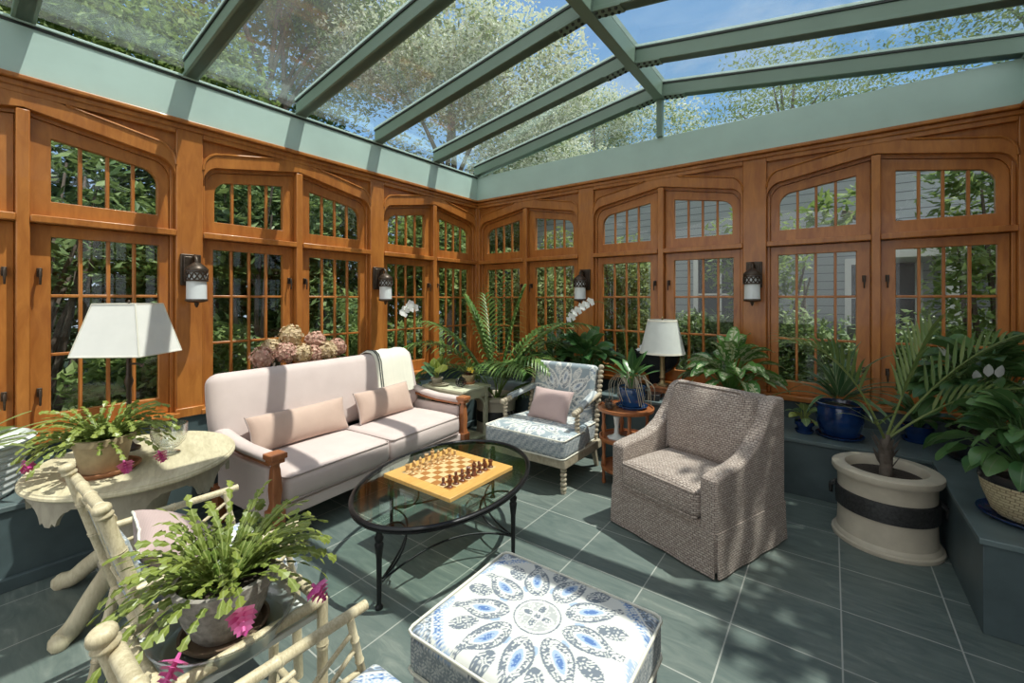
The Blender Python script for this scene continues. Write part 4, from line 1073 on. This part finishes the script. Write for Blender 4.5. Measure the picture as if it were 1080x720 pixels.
skirt(-.385,.392,lambda u,z,o:V(.402+o,u,z)); skirt(-.385,.392,lambda u,z,o:V(-.402-o,u,z))

# ------------------------------------------------------------------ painted end table
EZ=.66
t=thing('end_table','sage painted end table with curved brackets beside the sofa arm','table',(-3.31,3.45,0))
hx,hy=.30,.235
m=MB(); m.box(-hx,hx,-hy,hy,EZ-.028,EZ); m.build('table_top',MAT['sage_table'],t,.006)
m=MB(); m.ring([(-hx+.03,-hy+.03),(hx-.03,-hy+.03),(hx-.03,hy-.03),(-hx+.03,hy-.03)],[(-hx+.05,-hy+.05),(hx-.05,-hy+.05),(hx-.05,hy-.05),(-hx+.05,hy-.05)],lambda u,v,w:V(u,v,w),EZ-.12,EZ-.028); m.build('apron',MAT['sage_table'],t,.004)
for sx in (-1,1):
    for sy in (-1,1):
        x,y=sx*(hx-.045),sy*(hy-.045)
        m=MB(); m.cbox((x,y,(EZ-.028)/2),(.042,.042,EZ-.028)); m.build('leg',MAT['sage_table'],t,.004)
        for dx,dy in ((-sx,0),(0,-sy)):
            m=MB(); pts=[(x+dx*(.02+.11*(1-math.cos(a))),y+dy*(.02+.11*(1-math.cos(a))),EZ-.25+.13*math.sin(a)) for a in [PI/2*k/8 for k in range(9)]]
            m.tube(pts,.011,8); m.build('bracket',MAT['sage_table'],t,0,60)
m=MB(); m.box(-hx+.04,hx-.04,-hy+.04,hy-.04,.10,.122); m.build('lower_shelf',MAT['sage_table'],t,.004)
# wire orb
t=thing('wire_orb','small openwork wire ball on the sage end table','ornament',(-3.16,3.36,EZ))
m=MB()
for k in range(7):
    M=Matrix.Translation((0,0,.058))@Matrix.Rotation(k*.9,4,'Z')@Matrix.Rotation(R_(20+k*27),4,'X')
    m.tube([M@V(.053*math.cos(a),.053*math.sin(a),0) for a in [2*PI*i/20 for i in range(21)]],.0035,5)
m.build('wire_hoops',MAT['iron'],t,0,60)
t=thing('glazed_dish','oval grey glazed dish on the sage end table','dish',(-3.42,3.31,EZ))
m=MB(); m.lathe([(0,0),(.07,0),(.10,.02),(.115,.022),(.10,.012),(.06,.008),(0,.008)],(0,0,0),28,sx=1,sy=.75); m.build('dish_body',MAT['lime_grey'],t,0,50)

# ------------------------------------------------------------------ round tiered table
RT=(-1.44,3.60,0); RZ=.655
t=thing('tiered_table','round three-tier reddish wooden table holding a blue pot','table',RT)
for z,r,nm in ((RZ,.24,'table_top'),(.40,.225,'shelf'),(.15,.21,'shelf')):
    m=MB(); m.lathe([(0,-.022),(r-.02,-.022),(r-.004,-.016),(r,-.002),(r,.012),(r-.012,.014),(r-.014,.0),(0,0)],(0,0,z),40); m.build(nm,MAT['oak'],t,0,35)
for k in range(4):
    a=-PI/2+.55+k*PI/2; x,y=.185*math.cos(a),.185*math.sin(a)
    m=MB(); m.lathe([(0,0),(.014,0),(.018,.02),(.012,.05),(.016,.12),(.018,.15),(.015,.19),(.02,.22),(.013,.25),(.017,.36),(.018,.40),(.013,.44),(.022,.48),(.013,.52),(.016,.60),(.018,RZ-.02),(0,RZ-.02)],(x,y,0),12); m.build('leg',MAT['oak'],t,0,50)
t=thing('bud_vase','slender white bell-footed vase on the middle tier of the round table','vase',(-1.49,3.53,.40))
m=MB(); m.lathe([(0,0),(.075,0),(.08,.012),(.045,.022),(.022,.04),(.018,.10),(.025,.16),(.03,.19),(.024,.19),(.014,.1),(0,.06)],(0,0,0),24); m.build('vase_body',MAT['white_pot'],t,0,45)

# ------------------------------------------------------------------ candlestick lamp with silk shade
PZ=.63
t=thing('small_stand','low red-brown wooden stand under the silk shade lamp','stand',(-1.36,4.36,PZ))
m=MB(); m.box(-.10,.10,-.09,.09,.085,.105); m.build('stand_top',MAT['oak'],t,.004)
m=MB(); m.box(-.085,.085,-.075,.075,.045,.085); m.build('apron',MAT['oak'],t,.003)
for sx in (-1,1):
    for sy in (-1,1):
        m=MB(); m.cbox((sx*.08,sy*.07,.0425),(.022,.022,.085)); m.build('leg',MAT['oak'],t,.003)
t=thing('candlestick_lamp','brass candlestick lamp with grey silk drum shade near the shaded windows','lamp',(-1.36,4.36,PZ+.105))
m=MB(); m.box(-.05,.05,-.05,.05,0,.018); m.lathe([(.0,.018),(.04,.018),(.026,.035),(.018,.06),(.03,.08),(.024,.10),(.022,.28),(.03,.30),(.015,.32),(.008,.34),(.006,.66),(0,.66)],(0,0,0),20); m.build('base',MAT['brass'],t,.003,40)
m=MB(); m.lathe([(.215,.325),(.140,.655),(.136,.655),(.211,.325)],(0,0,0),40,closed=True); m.build('lamp_shade',MAT['shade2'],t,0,50)
for pr in ([(.218,.322),(.215,.34),(.210,.34),(.213,.322)],[(.146,.64),(.142,.658),(.136,.658),(.140,.64)]):
    m=MB(); m.lathe(pr,(0,0,0),40,closed=True); m.build('shade_trim',MAT['shade_trim'],t,0,50)
m=MB(); m.tube([(-.138,0,.648),(.138,0,.648)],.003,6); m.lathe([(0,.65),(.008,.655),(.012,.672),(.005,.684),(0,.69)],(0,0,0),12); m.build('finial',MAT['brass'],t,0,50)
t=thing('black_case','small flat black case on the slate plinth','box',(-1.44,4.17,PZ),R_(8))
m=MB(); m.box(-.12,.12,-.08,.08,0,.04); m.build('case_body',MAT['black_pot'],t,.006)
m=MB(); m.box(-.122,.122,-.082,.082,.041,.058); m.build('lid',MAT['black_pot'],t,.005)
t=thing('brass_stand','thin brass plant stand with crossbar behind the tweed armchair','stand',(-1.10,4.08,0))
m=MB(); m.lathe([(0,0),(.09,0),(.09,.012),(.02,.025),(.009,.05),(.009,.80),(.016,.82),(0,.84)],(0,0,0),16); m.build('pole',MAT['brass'],t,0,50)
m=MB(); m.tube([(-.09,.02,.80),(0,0,.805),(.05,-.01,.80)],.007,8); m.build('crossbar',MAT['brass'],t,0,50)
# ================================================================== plants
random.seed(21)
CR,CF=V(.804,.595,0),V(-.595,.804,0)
def pot(t,prof,mat,z=0,seg=32,name='pot',sx=1,sy=1,smooth=40):
    m=MB(); m.lathe(prof,(0,0,z),seg,sx=sx,sy=sy); return m.build(name,mat,t,0,smooth)
def potprof(r0,r1,h,rim=.012,rimh=.03,wall=.012):
    return [(0,0),(r0,0),(r0+.004,.006),(r1,h-rimh),(r1+rim,h-rimh),(r1+rim,h),(r1-wall+rim*.5,h),(r1-wall,h-.03),(0,h-.035)]
def soil(t,r,z):
    m=MB(); m.lathe([(0,0),(r*.5,.006),(r,0),(r,-.01),(0,-.01)],(0,0,z),24); m.build('soil',MAT['soil'],t,0,60)
def saucer(t,r,mat,z=0):
    m=MB(); m.lathe([(0,0),(r*.85,0),(r,.022),(r,.026),(r-.008,.026),(r*.82,.010),(0,.010)],(0,0,z),32); m.build('saucer',mat,t,0,40)
def rosette(t,z,n,mat,L,W,h=(.1,.3),reach=(.02,.15),el=(10,60),droop=.9,r=.004,fold=.18,stem=True,c=(0,0),shape=.75,wave=.05,seg=6,name='foliage',bias=None,az=None,roll=0):
    m=MB()
    for k in range(n):
        a=(k*2.399+random.uniform(-.3,.3)) if az is None else random.uniform(*az)
        q=random.random(); rc=reach[0]+(reach[1]-reach[0])*q; hh=h[0]+(h[1]-h[0])*(1-q*.7)*random.uniform(.7,1)
        e=R_(el[0]+(el[1]-el[0])*(1-q))
        b=V(c[0]+.012*math.cos(a),c[1]+.012*math.sin(a),z); p=V(c[0]+rc*math.cos(a),c[1]+rc*math.sin(a),z+hh)
        if stem: m.tube(m.curve_pts(b,b.lerp(p,.5)+V(0,0,.03),p,n=3),r,5,tint=.8)
        m.leaf(p,V(math.cos(a)*math.cos(e),math.sin(a)*math.cos(e),math.sin(e)),L*random.uniform(.75,1.15),W*random.uniform(.8,1.15),droop,seg,fold,shape=shape,wave=wave,roll=random.uniform(-roll,roll))
    return m.build(name,mat,t,0,0 if False else 60)
def flower(m,p,d,r,n=5,w=.8):
    d=Vector(d).normalized(); a=d.orthogonal().normalized(); b=d.cross(a)
    for k in range(n):
        q=2*PI*k/n; dd=(a*math.cos(q)+b*math.sin(q)+d*.25).normalized(); side=dd.cross(d).normalized()
        m.add([p,p+dd*r*.55-side*r*w*.5,p+dd*r,p+dd*r*.55+side*r*w*.5],[(0,1,2,3)],random.random(),[(.5,0),(0,.5),(.5,1),(1,.5)])
def holiday_cactus(t,z,n,R,flowers,fl_r=.03,segL=.042,lift=.12,front=-.3):
    m=MB(); tips=[]
    for k in range(n):
        a=k*2.399+random.uniform(-.2,.2); e=random.uniform(.1,1.15); d=V(math.cos(a)*math.cos(e),math.sin(a)*math.cos(e),math.sin(e))
        p=V(.03*math.cos(a),.03*math.sin(a),z-.01); nn=int(R/segL*random.uniform(.75,1.12))
        if math.cos(a-front)>.35 and e<.75 and random.random()<.62: continue
        w=.026; rl=random.uniform(-.7,.7)
        for i in range(nn):
            L=segL*random.uniform(.9,1.2)
            side=d.cross(V(0,0,1)); side=side.normalized() if side.length>.05 else V(1,0,0)
            side=Matrix.Rotation(rl,3,d)@side; nr=side.cross(d).normalized()*.004
            ww=w*random.uniform(.8,1.1); q=p+d*L
            vs=[p,p+d*L*.35-side*ww*.42,p+d*L*.62-side*ww*.36,p+d*L*.80-side*ww*.58,q,p+d*L*.80+side*ww*.58,p+d*L*.62+side*ww*.36,p+d*L*.35+side*ww*.42,p+d*L*.5+nr]
            uv=[(.5,0),(.1,.35),(.2,.6),(0,.8),(.5,1),(1,.8),(.8,.6),(.9,.35),(.5,.5)]
            m.add(vs,[(0,1,8),(1,2,8),(2,3,8),(3,4,8),(4,5,8),(5,6,8),(6,7,8),(7,0,8)],min(1,.15+.8*i/nn*random.uniform(.6,1.2)),uv)
            p=q; d=(d+V(random.uniform(-.12,.12),random.uniform(-.12,.12),-.10-.055*i)).normalized()
        tips.append((p,d))
    m.build('foliage',MAT['cactus'],t,0,0)
    for q in flowers:
        q=V(*q); p,d=min(tips,key=lambda td:(td[0]-q).length); tips.remove((p,d)); m=MB()
        for j in range(4):
            flower(m,p+d*(.012+.014*j),d+V(0,0,.15*j),fl_r*(1.3-.2*j),6,.85)
        m.tube([p,p+d*.03,p+d*.065],[.004,.008,.004],6)
        m.build('flower',MAT['pink_petal'],t,0,0)
# --- holiday cactus on the oval table
t=thing('potted_cactus','holiday cactus in a buff pot on the wooden oval table under the lamp','potted plant',(-2.995,.535,.72),0,'flowering holiday cacti in pots')
saucer(t,.15,MAT['terracotta']); pot(t,potprof(.085,.115,.17),MAT['buff_pot'],.012); soil(t,.10,.150)
holiday_cactus(t,.17,150,.30,[(-.12,-.27,.06),(.20,-.02,.05),(.24,.10,.08)],.03)
# --- holiday cactus on the bamboo side table
t=thing('potted_cactus','holiday cactus in a grey carved pot between the bamboo armchairs','potted plant',(-1.50,.545,SIDE_Z+.012),0,'flowering holiday cacti in pots')
saucer(t,.12,MAT['brown_saucer']); pot(t,[(0,0),(.075,0),(.09,.02),(.112,.07),(.125,.13),(.134,.133),(.136,.168),(.124,.171),(.12,.16),(.11,.14),(0,.135)],MAT['grey_pot'],.012); soil(t,.11,.158)
holiday_cactus(t,.17,165,.30,[(.13,-.16,.0),(.18,-.02,.03),(.24,.20,.10)],.032,.042)
t=thing('plant_tray','smoky round plastic tray under the grey carved pot','tray',(-1.50,.545,SIDE_Z))
m=MB(); m.lathe([(0,0),(.15,0),(.165,.01),(.185,.06),(.192,.064),(.19,.068),(.178,.062),(.158,.010),(0,.009)],(0,0,0),40); m.build('tray_body',MAT['plastic'],t,0,50)
# --- ridged white planter
t=thing('ridged_planter','white ribbed planter with strappy leaves on the ledge beside the oval table','potted plant',(-3.95,.08,BZ))
pr=[(0,0),(.22,0)]
for k in range(7): 
    z=.02+.04*k; r=.235+.009*k; pr+=[(r,z),(r+.012,z+.012),(r+.012,z+.026),(r+.002,z+.036)]
pr+=[(.315,.305),(.325,.32),(.31,.33),(.295,.30),(0,.27)]
pot(t,pr,MAT['white_pot']); soil(t,.28,.275)
rosette(t,.28,26,MAT['palm2'],.30,.05,(.02,.05),(.02,.18),(5,45),.5,stem=False)
# --- hydrangeas
t=thing('hydrangea_bouquet','bunch of dried pink and green hydrangeas in a vase behind the sofa','bouquet',(-4.02,2.02,BZ))
pot(t,[(0,0),(.07,0),(.09,.05),(.10,.16),(.075,.26),(.085,.30),(.078,.30),(.065,.26),(0,.2)],MAT['buff_pot'],name='vase')
for i,(x,y,z,r,mm) in enumerate(((.06,-.30,.63,.095,'hyd1'),(.10,-.12,.66,.09,'hyd1'),(.02,-.03,.80,.10,'hyd2'),(.12,.02,.64,.085,'hyd2'),(.02,.20,.73,.095,'hyd1'),(.10,.27,.64,.09,'hyd2'),(.06,.40,.66,.085,'hyd1'),(.10,.13,.62,.08,'hyd1'),(-.03,-.18,.70,.08,'hyd2'))):
    m=MB()
    for _ in range(210):
        d=V(random.gauss(0,1),random.gauss(0,1),random.gauss(0,1)).normalized(); p=V(x,y,z)+d*r*random.uniform(.88,1.05)
        flower(m,p,d+V(random.uniform(-.4,.4),random.uniform(-.4,.4),random.uniform(-.4,.4)),.016,4,1.0)
    m.lathe([(0,-.8*r),(.6*r,-.55*r),(.85*r,0),(.6*r,.55*r),(0,.8*r)],(x,y,z),10)
    o=m.build('flower_head',MAT[mm],t,0,0)
    m=MB(); m.tube(m.curve_pts((x*.1,y*.1,.25),(x*.5,y*.5,.45),(x,y,z-.5*r),n=4),.005,5); m.build('stem',MAT['bark'],o,0,60)
# --- oval stone planters with palms
def stone_planter(t):
    k=.93
    pot(t,[(0,0),(.286,0),(.29,.012),(.288,.024),(.276,.03),(.272,.045),(.26,.055),(.257,.10),(.254,.19),(.254,.32),(.256,.41),(.262,.43),(.28,.436),(.288,.452),(.286,.478),(.272,.488),(.215,.488),(.205,.47),(.20,.42),(0,.41)],MAT['stone'],0,48)
    m=MB(); m.lathe([(.256,.205),(.266,.21),(.268,.30),(.266,.325),(.256,.33)],(0,0,0),48,closed=True); m.build('relief_band',MAT['band'],t,0,40)
    for a in (R_(-4),R_(176)):
        d=V(math.cos(a),math.sin(a),0); s=V(-d.y,d.x,0)
        m=MB(); m.tube([d*.26+s*-.03+V(0,0,.32),d*.292+s*-.03+V(0,0,.30),d*.292+V(0,0,.245),d*.292+s*.03+V(0,0,.30),d*.26+s*.03+V(0,0,.32)],.012,8); m.build('handle',MAT['band'],t,0,60)
    soil(t,.20,.43)
t=thing('kentia_palm','large kentia palm in a stone planter standing between the sofa and the corner','potted palm',(-3.15,3.945,0))
stone_planter(t); t.scale=(.88,.88,1)
def frond(t,base,r,u,f,L,droop,n=20,ll=.42,lw=.038,mat='palm',start=.24,hang=1.4,vee=.12,rr=.008,inv=1,fwd=.4,out=.85):
    m=MB(); d=CR*r+CF*f+V(0,0,u); m.frond(base,d,L,n,ll,lw,droop,rr,start,hang,vee,None,fwd,out); m.build('frond',MAT[mat],t,0,0)
for r,u,f,L,dr in ((-.75,.95,.05,1.35,1.7),(-.85,.75,.1,1.05,1.5),(.02,1.2,.05,1.28,.45),(.22,1.1,.0,1.22,.8),(.62,1.0,.0,1.50,1.75),(.35,.85,-.35,1.05,2.3),(.25,.9,-.5,.95,2.1),(.5,.75,.15,1.1,1.5),(-.3,1.15,.05,1.15,.9),(.7,.45,-.2,.8,1.6),(.1,.8,-.5,.95,2.0),(-.1,1.15,-.1,1.1,.9),(.45,1.05,-.2,1.15,1.5),(-.62,1.1,-.05,1.2,1.25)):
    frond(t,(random.uniform(-.03,.03),random.uniform(-.03,.03),.43),r,u,f,L*1.12,dr)
t=thing('young_palm','young palm with few fronds in a big stone planter with black band','potted palm',(.285,3.785,0))
stone_planter(t)
m=MB(); m.tube([(0,0,.41),(.005,0,.5),(0,.0,.56),(.0,0,.64),(.01,0,.70)],[.036,.034,.04,.03,.016],10)
for k in range(14):
    a=k*2.4; m.leaf((.026*math.cos(a),.026*math.sin(a),.47+.012*k),V(math.cos(a)*.5,math.sin(a)*.5,1),.12,.035,.1,3,.1,tint=.1)
m.build('trunk',MAT['bark'],t,0,60)
for r,u,f,L,dr,n in ((-.42,.95,.0,.98,1.75,17),(.55,.72,-.05,1.05,.75,15),(.25,.95,-.1,.78,.35,14),(.60,.55,-.15,.85,.9,14),(-.35,.5,-.2,.25,1.0,5)):
    frond(t,(0,0,.66),r,u,f,L,dr,n-3,.36,.021,'palm2',.36 if L>.5 else .5,.9,.25,.009,1,.9,.62)
# --- blue pots
def glazed(t,r,h,mat,z=.02):
    pot(t,[(0,0),(r*.72,0),(r*.80,.01),(r*.98,h*.45),(r,h*.7),(r*.95,h*.9),(r*1.02,h*.93),(r*1.03,h),(r*.93,h),(r*.88,h*.88),(0,h*.86)],mat,z,40)
    soil(t,r*.86,z+h*.885)
t=thing('strap_leaf_plant','strappy green plant in a deep blue glazed pot on the shaded ledge','potted plant',(.05,4.48,BZ))
saucer(t,.165,MAT['navy_glaze']); glazed(t,.165,.265,MAT['navy_glaze'])
rosette(t,.26,40,MAT['strap'],.50,.05,(.03,.10),(.01,.05),(15,80),1.5,stem=False,shape=.5,seg=9,wave=.02)
t=thing('orchid_plant','plant with silvery aerial roots in a cobalt blue pot on the round tiered table','potted plant',(-1.40,3.645,RZ))
saucer(t,.135,MAT['blue_glaze']); glazed(t,.115,.165,MAT['blue_glaze'])
rosette(t,.17,14,MAT['dieff'],.20,.07,(.04,.20),(.01,.08),(20,80),.6,wave=.03)
m=MB()
for k in range(20):
    a=random.uniform(2.2,6.4); rr=random.uniform(.12,.21)
    m.tube(m.curve_pts((.03*math.cos(a),.03*math.sin(a),.17),(.10*math.cos(a),.10*math.sin(a),.25+.06*random.random()),(rr*math.cos(a),rr*math.sin(a),.20),(rr*.95*math.cos(a+.2),rr*.95*math.sin(a+.2),random.uniform(.04,.1)),n=4),.0034,5)
m.build('aerial_roots',MAT['lime_grey'],t,0,60)
t=thing('pine_cone','brown pine cone lying on the round tiered table beside the blue pot','pine cone',(-1.56,3.515,RZ))
m=MB(); m.lathe([(0,.005),(.022,.012),(.03,.03),(.022,.055),(0,.075)],(0,0,0),12)
for k in range(40):
    a=k*2.399; z=.012+.055*k/40; r=.03*math.sin(PI*(.15+.8*k/40)); m.leaf((r*math.cos(a),r*math.sin(a),z),V(math.cos(a),math.sin(a),.5),.028,.026,-.3,2,.1)
m.build('scales',MAT['bark'],t,0,0)
dup(t,(-1.52,3.45,RZ),1.2,'brown pine cone at the front rim of the round tiered table',.8)
# --- silver-striped and dark foliage plants on the north ledge
def foliage_plant(label,loc,n,mat,L,W,h,reach,potr=.14,poth=.20,pm='dark_ware',name='foliage_plant',el=(-5,70),droop=1.7,clamp=True):
    t=thing(name,label,'potted plant',loc); saucer(t,potr*1.15,MAT[pm]); pot(t,potprof(potr*.75,potr,poth),MAT[pm],.01); soil(t,potr*.85,poth-.02)
    rosette(t,poth-.02,n,MAT[mat],L,W,h,reach,el,droop,roll=.7,fold=.10); return t
foliage_plant('large silver-striped leafy plant on the ledge behind the tweed armchair',(-.78,4.58,BZ),64,'agla',.27,.13,(.10,.46),(.03,.26),.16,.22)
foliage_plant('dark striped leafy plant on the ledge under the white orchid spray',(-2.30,4.58,BZ),50,'dieff',.28,.15,(.06,.44),(.03,.30),.15,.22,'black_pot')
foliage_plant('dark leafy plant on the ledge behind the spool armchair back',(-2.75,4.55,BZ),38,'dieff',.26,.14,(.05,.36),(.03,.26),.14,.20,'black_pot')
foliage_plant('small round-leaved plant on the ledge between the tweed armchair and the deep blue pot',(-.19,4.45,BZ),16,'broad',.10,.06,(.03,.16),(.02,.07),.06,.09,'navy_glaze')
foliage_plant('low leafy plant on the ledge next to the deep blue pot under the middle mullion',(.55,4.72,BZ),22,'lily',.20,.06,(.05,.16),(.02,.12),.09,.12,'navy_glaze')
# --- black urn with white blooms
t=thing('black_urn','shallow black urn with white blooms on the ledge behind the silk lamp shade','urn',(-1.57,4.76,BZ))
m=MB(); m.lathe([(0,0),(.12,0),(.125,.02),(.05,.05),(.04,.12),(.07,.30),(.20,.38),(.26,.46),(.27,.53),(.30,.545),(.30,.56),(.26,.56),(.24,.48),(0,.47)],(0,0,0),40,sy=.52); m.build('urn_body',MAT['black_pot'],t,0,45)
m=MB(); 
for k in range(26):
    a=random.uniform(0,6.28); r=.22*random.random()**.5; flower(m,V(r*math.cos(a),.5*r*math.sin(a),.56+random.uniform(0,.04)),V(random.uniform(-.4,.4),-.5,1),.035)
m.build('blooms',MAT['white_petal'],t,0,0)
rosette(t,.48,14,MAT['dieff'],.14,.05,(.03,.08),(.02,.12),(10,60),.8)
# --- peace lilies in the right corner
t=thing('peace_lily','large peace lily in a dark bowl in the shaded corner of the ledge','potted plant',(.86,4.42,BZ))
saucer(t,.21,MAT['dark_ware']); pot(t,potprof(.13,.18,.2),MAT['dark_ware'],.01); soil(t,.155,.19)
rosette(t,.19,140,MAT['lily'],.22,.11,(.10,.66),(.05,.34),(-15,60),1.8,wave=.06,roll=.8,fold=.1)
for k in range(7):
    m=MB(); a=random.uniform(3,5.8); p=V(.2*math.cos(a),.2*math.sin(a),.62+random.uniform(-.12,.1)); m.leaf(p,V(math.cos(a)*.4,math.sin(a)*.4,1),.10,.05,.4,4,.3); m.build('spathe_flower',MAT['white_petal'],t,0,60)
t=thing('peace_lily','leafy peace lily in a woven straw-coloured basket pot on a dark saucer','potted plant',(.83,3.37,BZ))
saucer(t,.205,MAT['navy_glaze'],0); pot(t,[(0,0),(.13,0),(.15,.02),(.185,.12),(.195,.18),(.195,.20),(.18,.20),(.17,.17),(0,.16)],MAT['basket'],.012); soil(t,.17,.19)
m=MB(); m.lathe([(.196,.19),(.200,.195),(.192,.235),(.178,.235),(.18,.19)],(0,0,0),36,closed=True); m.build('pot_liner',MAT['black_pot'],t,0,50)
rosette(t,.19,110,MAT['lily'],.19,.095,(.08,.42),(.05,.26),(-15,60),1.8,wave=.06,roll=.8,fold=.1)
# --- end table plants
t=thing('broad_leaf_plant','plant with round blue-green and yellow leaves on the sage end table by the sofa','potted plant',(-3.49,3.33,EZ))
saucer(t,.09,MAT['lime_grey']); pot(t,potprof(.045,.06,.07,.006,.015),MAT['lime_grey'],.01); soil(t,.05,.068)
rosette(t,.07,12,MAT['broad'],.19,.15,(.02,.10),(.01,.07),(30,85),.25,seg=7,shape=.85,roll=.6,fold=.06)
t=thing('croton_plant','small yellow-flowered plant with wine-red leaves in a buff pot','potted plant',(-3.24,3.57,EZ))
saucer(t,.075,MAT['terracotta']); pot(t,potprof(.045,.068,.09,.006,.02),MAT['buff_pot'],.012); soil(t,.058,.088)
rosette(t,.09,26,MAT['palm2'],.15,.022,(.01,.05),(.01,.04),(25,85),.8,stem=False)
rosette(t,.085,18,MAT['red_leaf'],.07,.03,(.01,.03),(.01,.06),(0,50),.8,name='red_leaves')
m=MB()
for k in range(5): flower(m,V(.05+random.uniform(-.03,.03),random.uniform(-.04,.03),.165+random.uniform(-.02,.03)),V(.5,-.6,.6),.032)
m.build('blossoms',MAT['yellow_petal'],t,0,0)
# --- orchids
def orchid(label,loc,path,fl,potmat='black_pot'):
    t=thing('white_orchid',label,'orchid',loc,0,'white moth orchids')
    pot(t,potprof(.05,.07,.12,.006,.02),MAT[potmat]); soil(t,.06,.115)
    rosette(t,.115,7,MAT['dieff'],.22,.075,(.01,.03),(.01,.03),(15,50),1.0,stem=False)
    m=MB(); pts=m.curve_pts(*path,n=8); m.tube(pts,.004,6); m.build('flower_stem',MAT['palm2'],t,0,60)
    for p,d in fl:
        m=MB(); p=V(*p); d=V(*d); flower(m,p,d,.064,3,.85); flower(m,p+d.normalized()*.004,d+V(.05,0,.1),.060,2,1.35); m.build('flower',MAT['white_petal'],t,0,0)
orchid('white orchid arching over the sofa end near the sunlit windows',(-4.02,3.42,BZ),((0,0,.12),(.0,-.02,.6),(.03,-.03,.95),(.10,-.12,1.07),(.14,-.22,1.0)),[((.10,-.10,1.07),(.5,-.8,.1)),((.13,-.15,1.04),(.6,-.7,.2)),((.09,-.18,1.00),(.4,-.9,.1)),((.15,-.22,.99),(.7,-.6,0)),((.12,-.06,1.03),(.6,-.7,.1))])
orchid('white orchid with a cascading spray in front of the shaded windows',(-1.79,4.44,PZ),((0,0,.12),(.02,.0,.4),(-.06,.02,.75),(-.25,-.02,.93),(-.42,-.10,.90),(-.56,-.16,.80)),[((-.36,-.09,.925),(.2,-1,.1)),((-.41,-.11,.89),(.1,-1,.2)),((-.45,-.12,.865),(.2,-1,0)),((-.49,-.14,.83),(.3,-1,.1)),((-.53,-.15,.80),(.1,-1,.1)),((-.55,-.17,.76),(.2,-1,0))])

# leaves that would reach the panes bend back along them
for o in list(bpy.data.objects):
    if o.type=='MESH' and o.parent and o.name.split('.')[0] in ('foliage','frond','red_leaves') and o.parent.location.x>-4.3 and o.parent.location.x<1.18 and -1<o.parent.location.y<4.93:
        L=o.parent.location; rz=o.parent.rotation_euler.z; sx=o.parent.scale.x
        if abs(rz)>.01: continue
        for v in o.data.vertices:
            x,y=v.co.x*sx+L.x,v.co.y*sx+L.y
            if y>4.905: v.co.y=(4.905-(y-4.905)*.08-L.y)/sx
            if x>1.155: v.co.x=(1.155-(x-1.155)*.08-L.x)/sx
            if x<-4.27: v.co.x=(-4.27+(-4.27-x)*.08-L.x)/sx
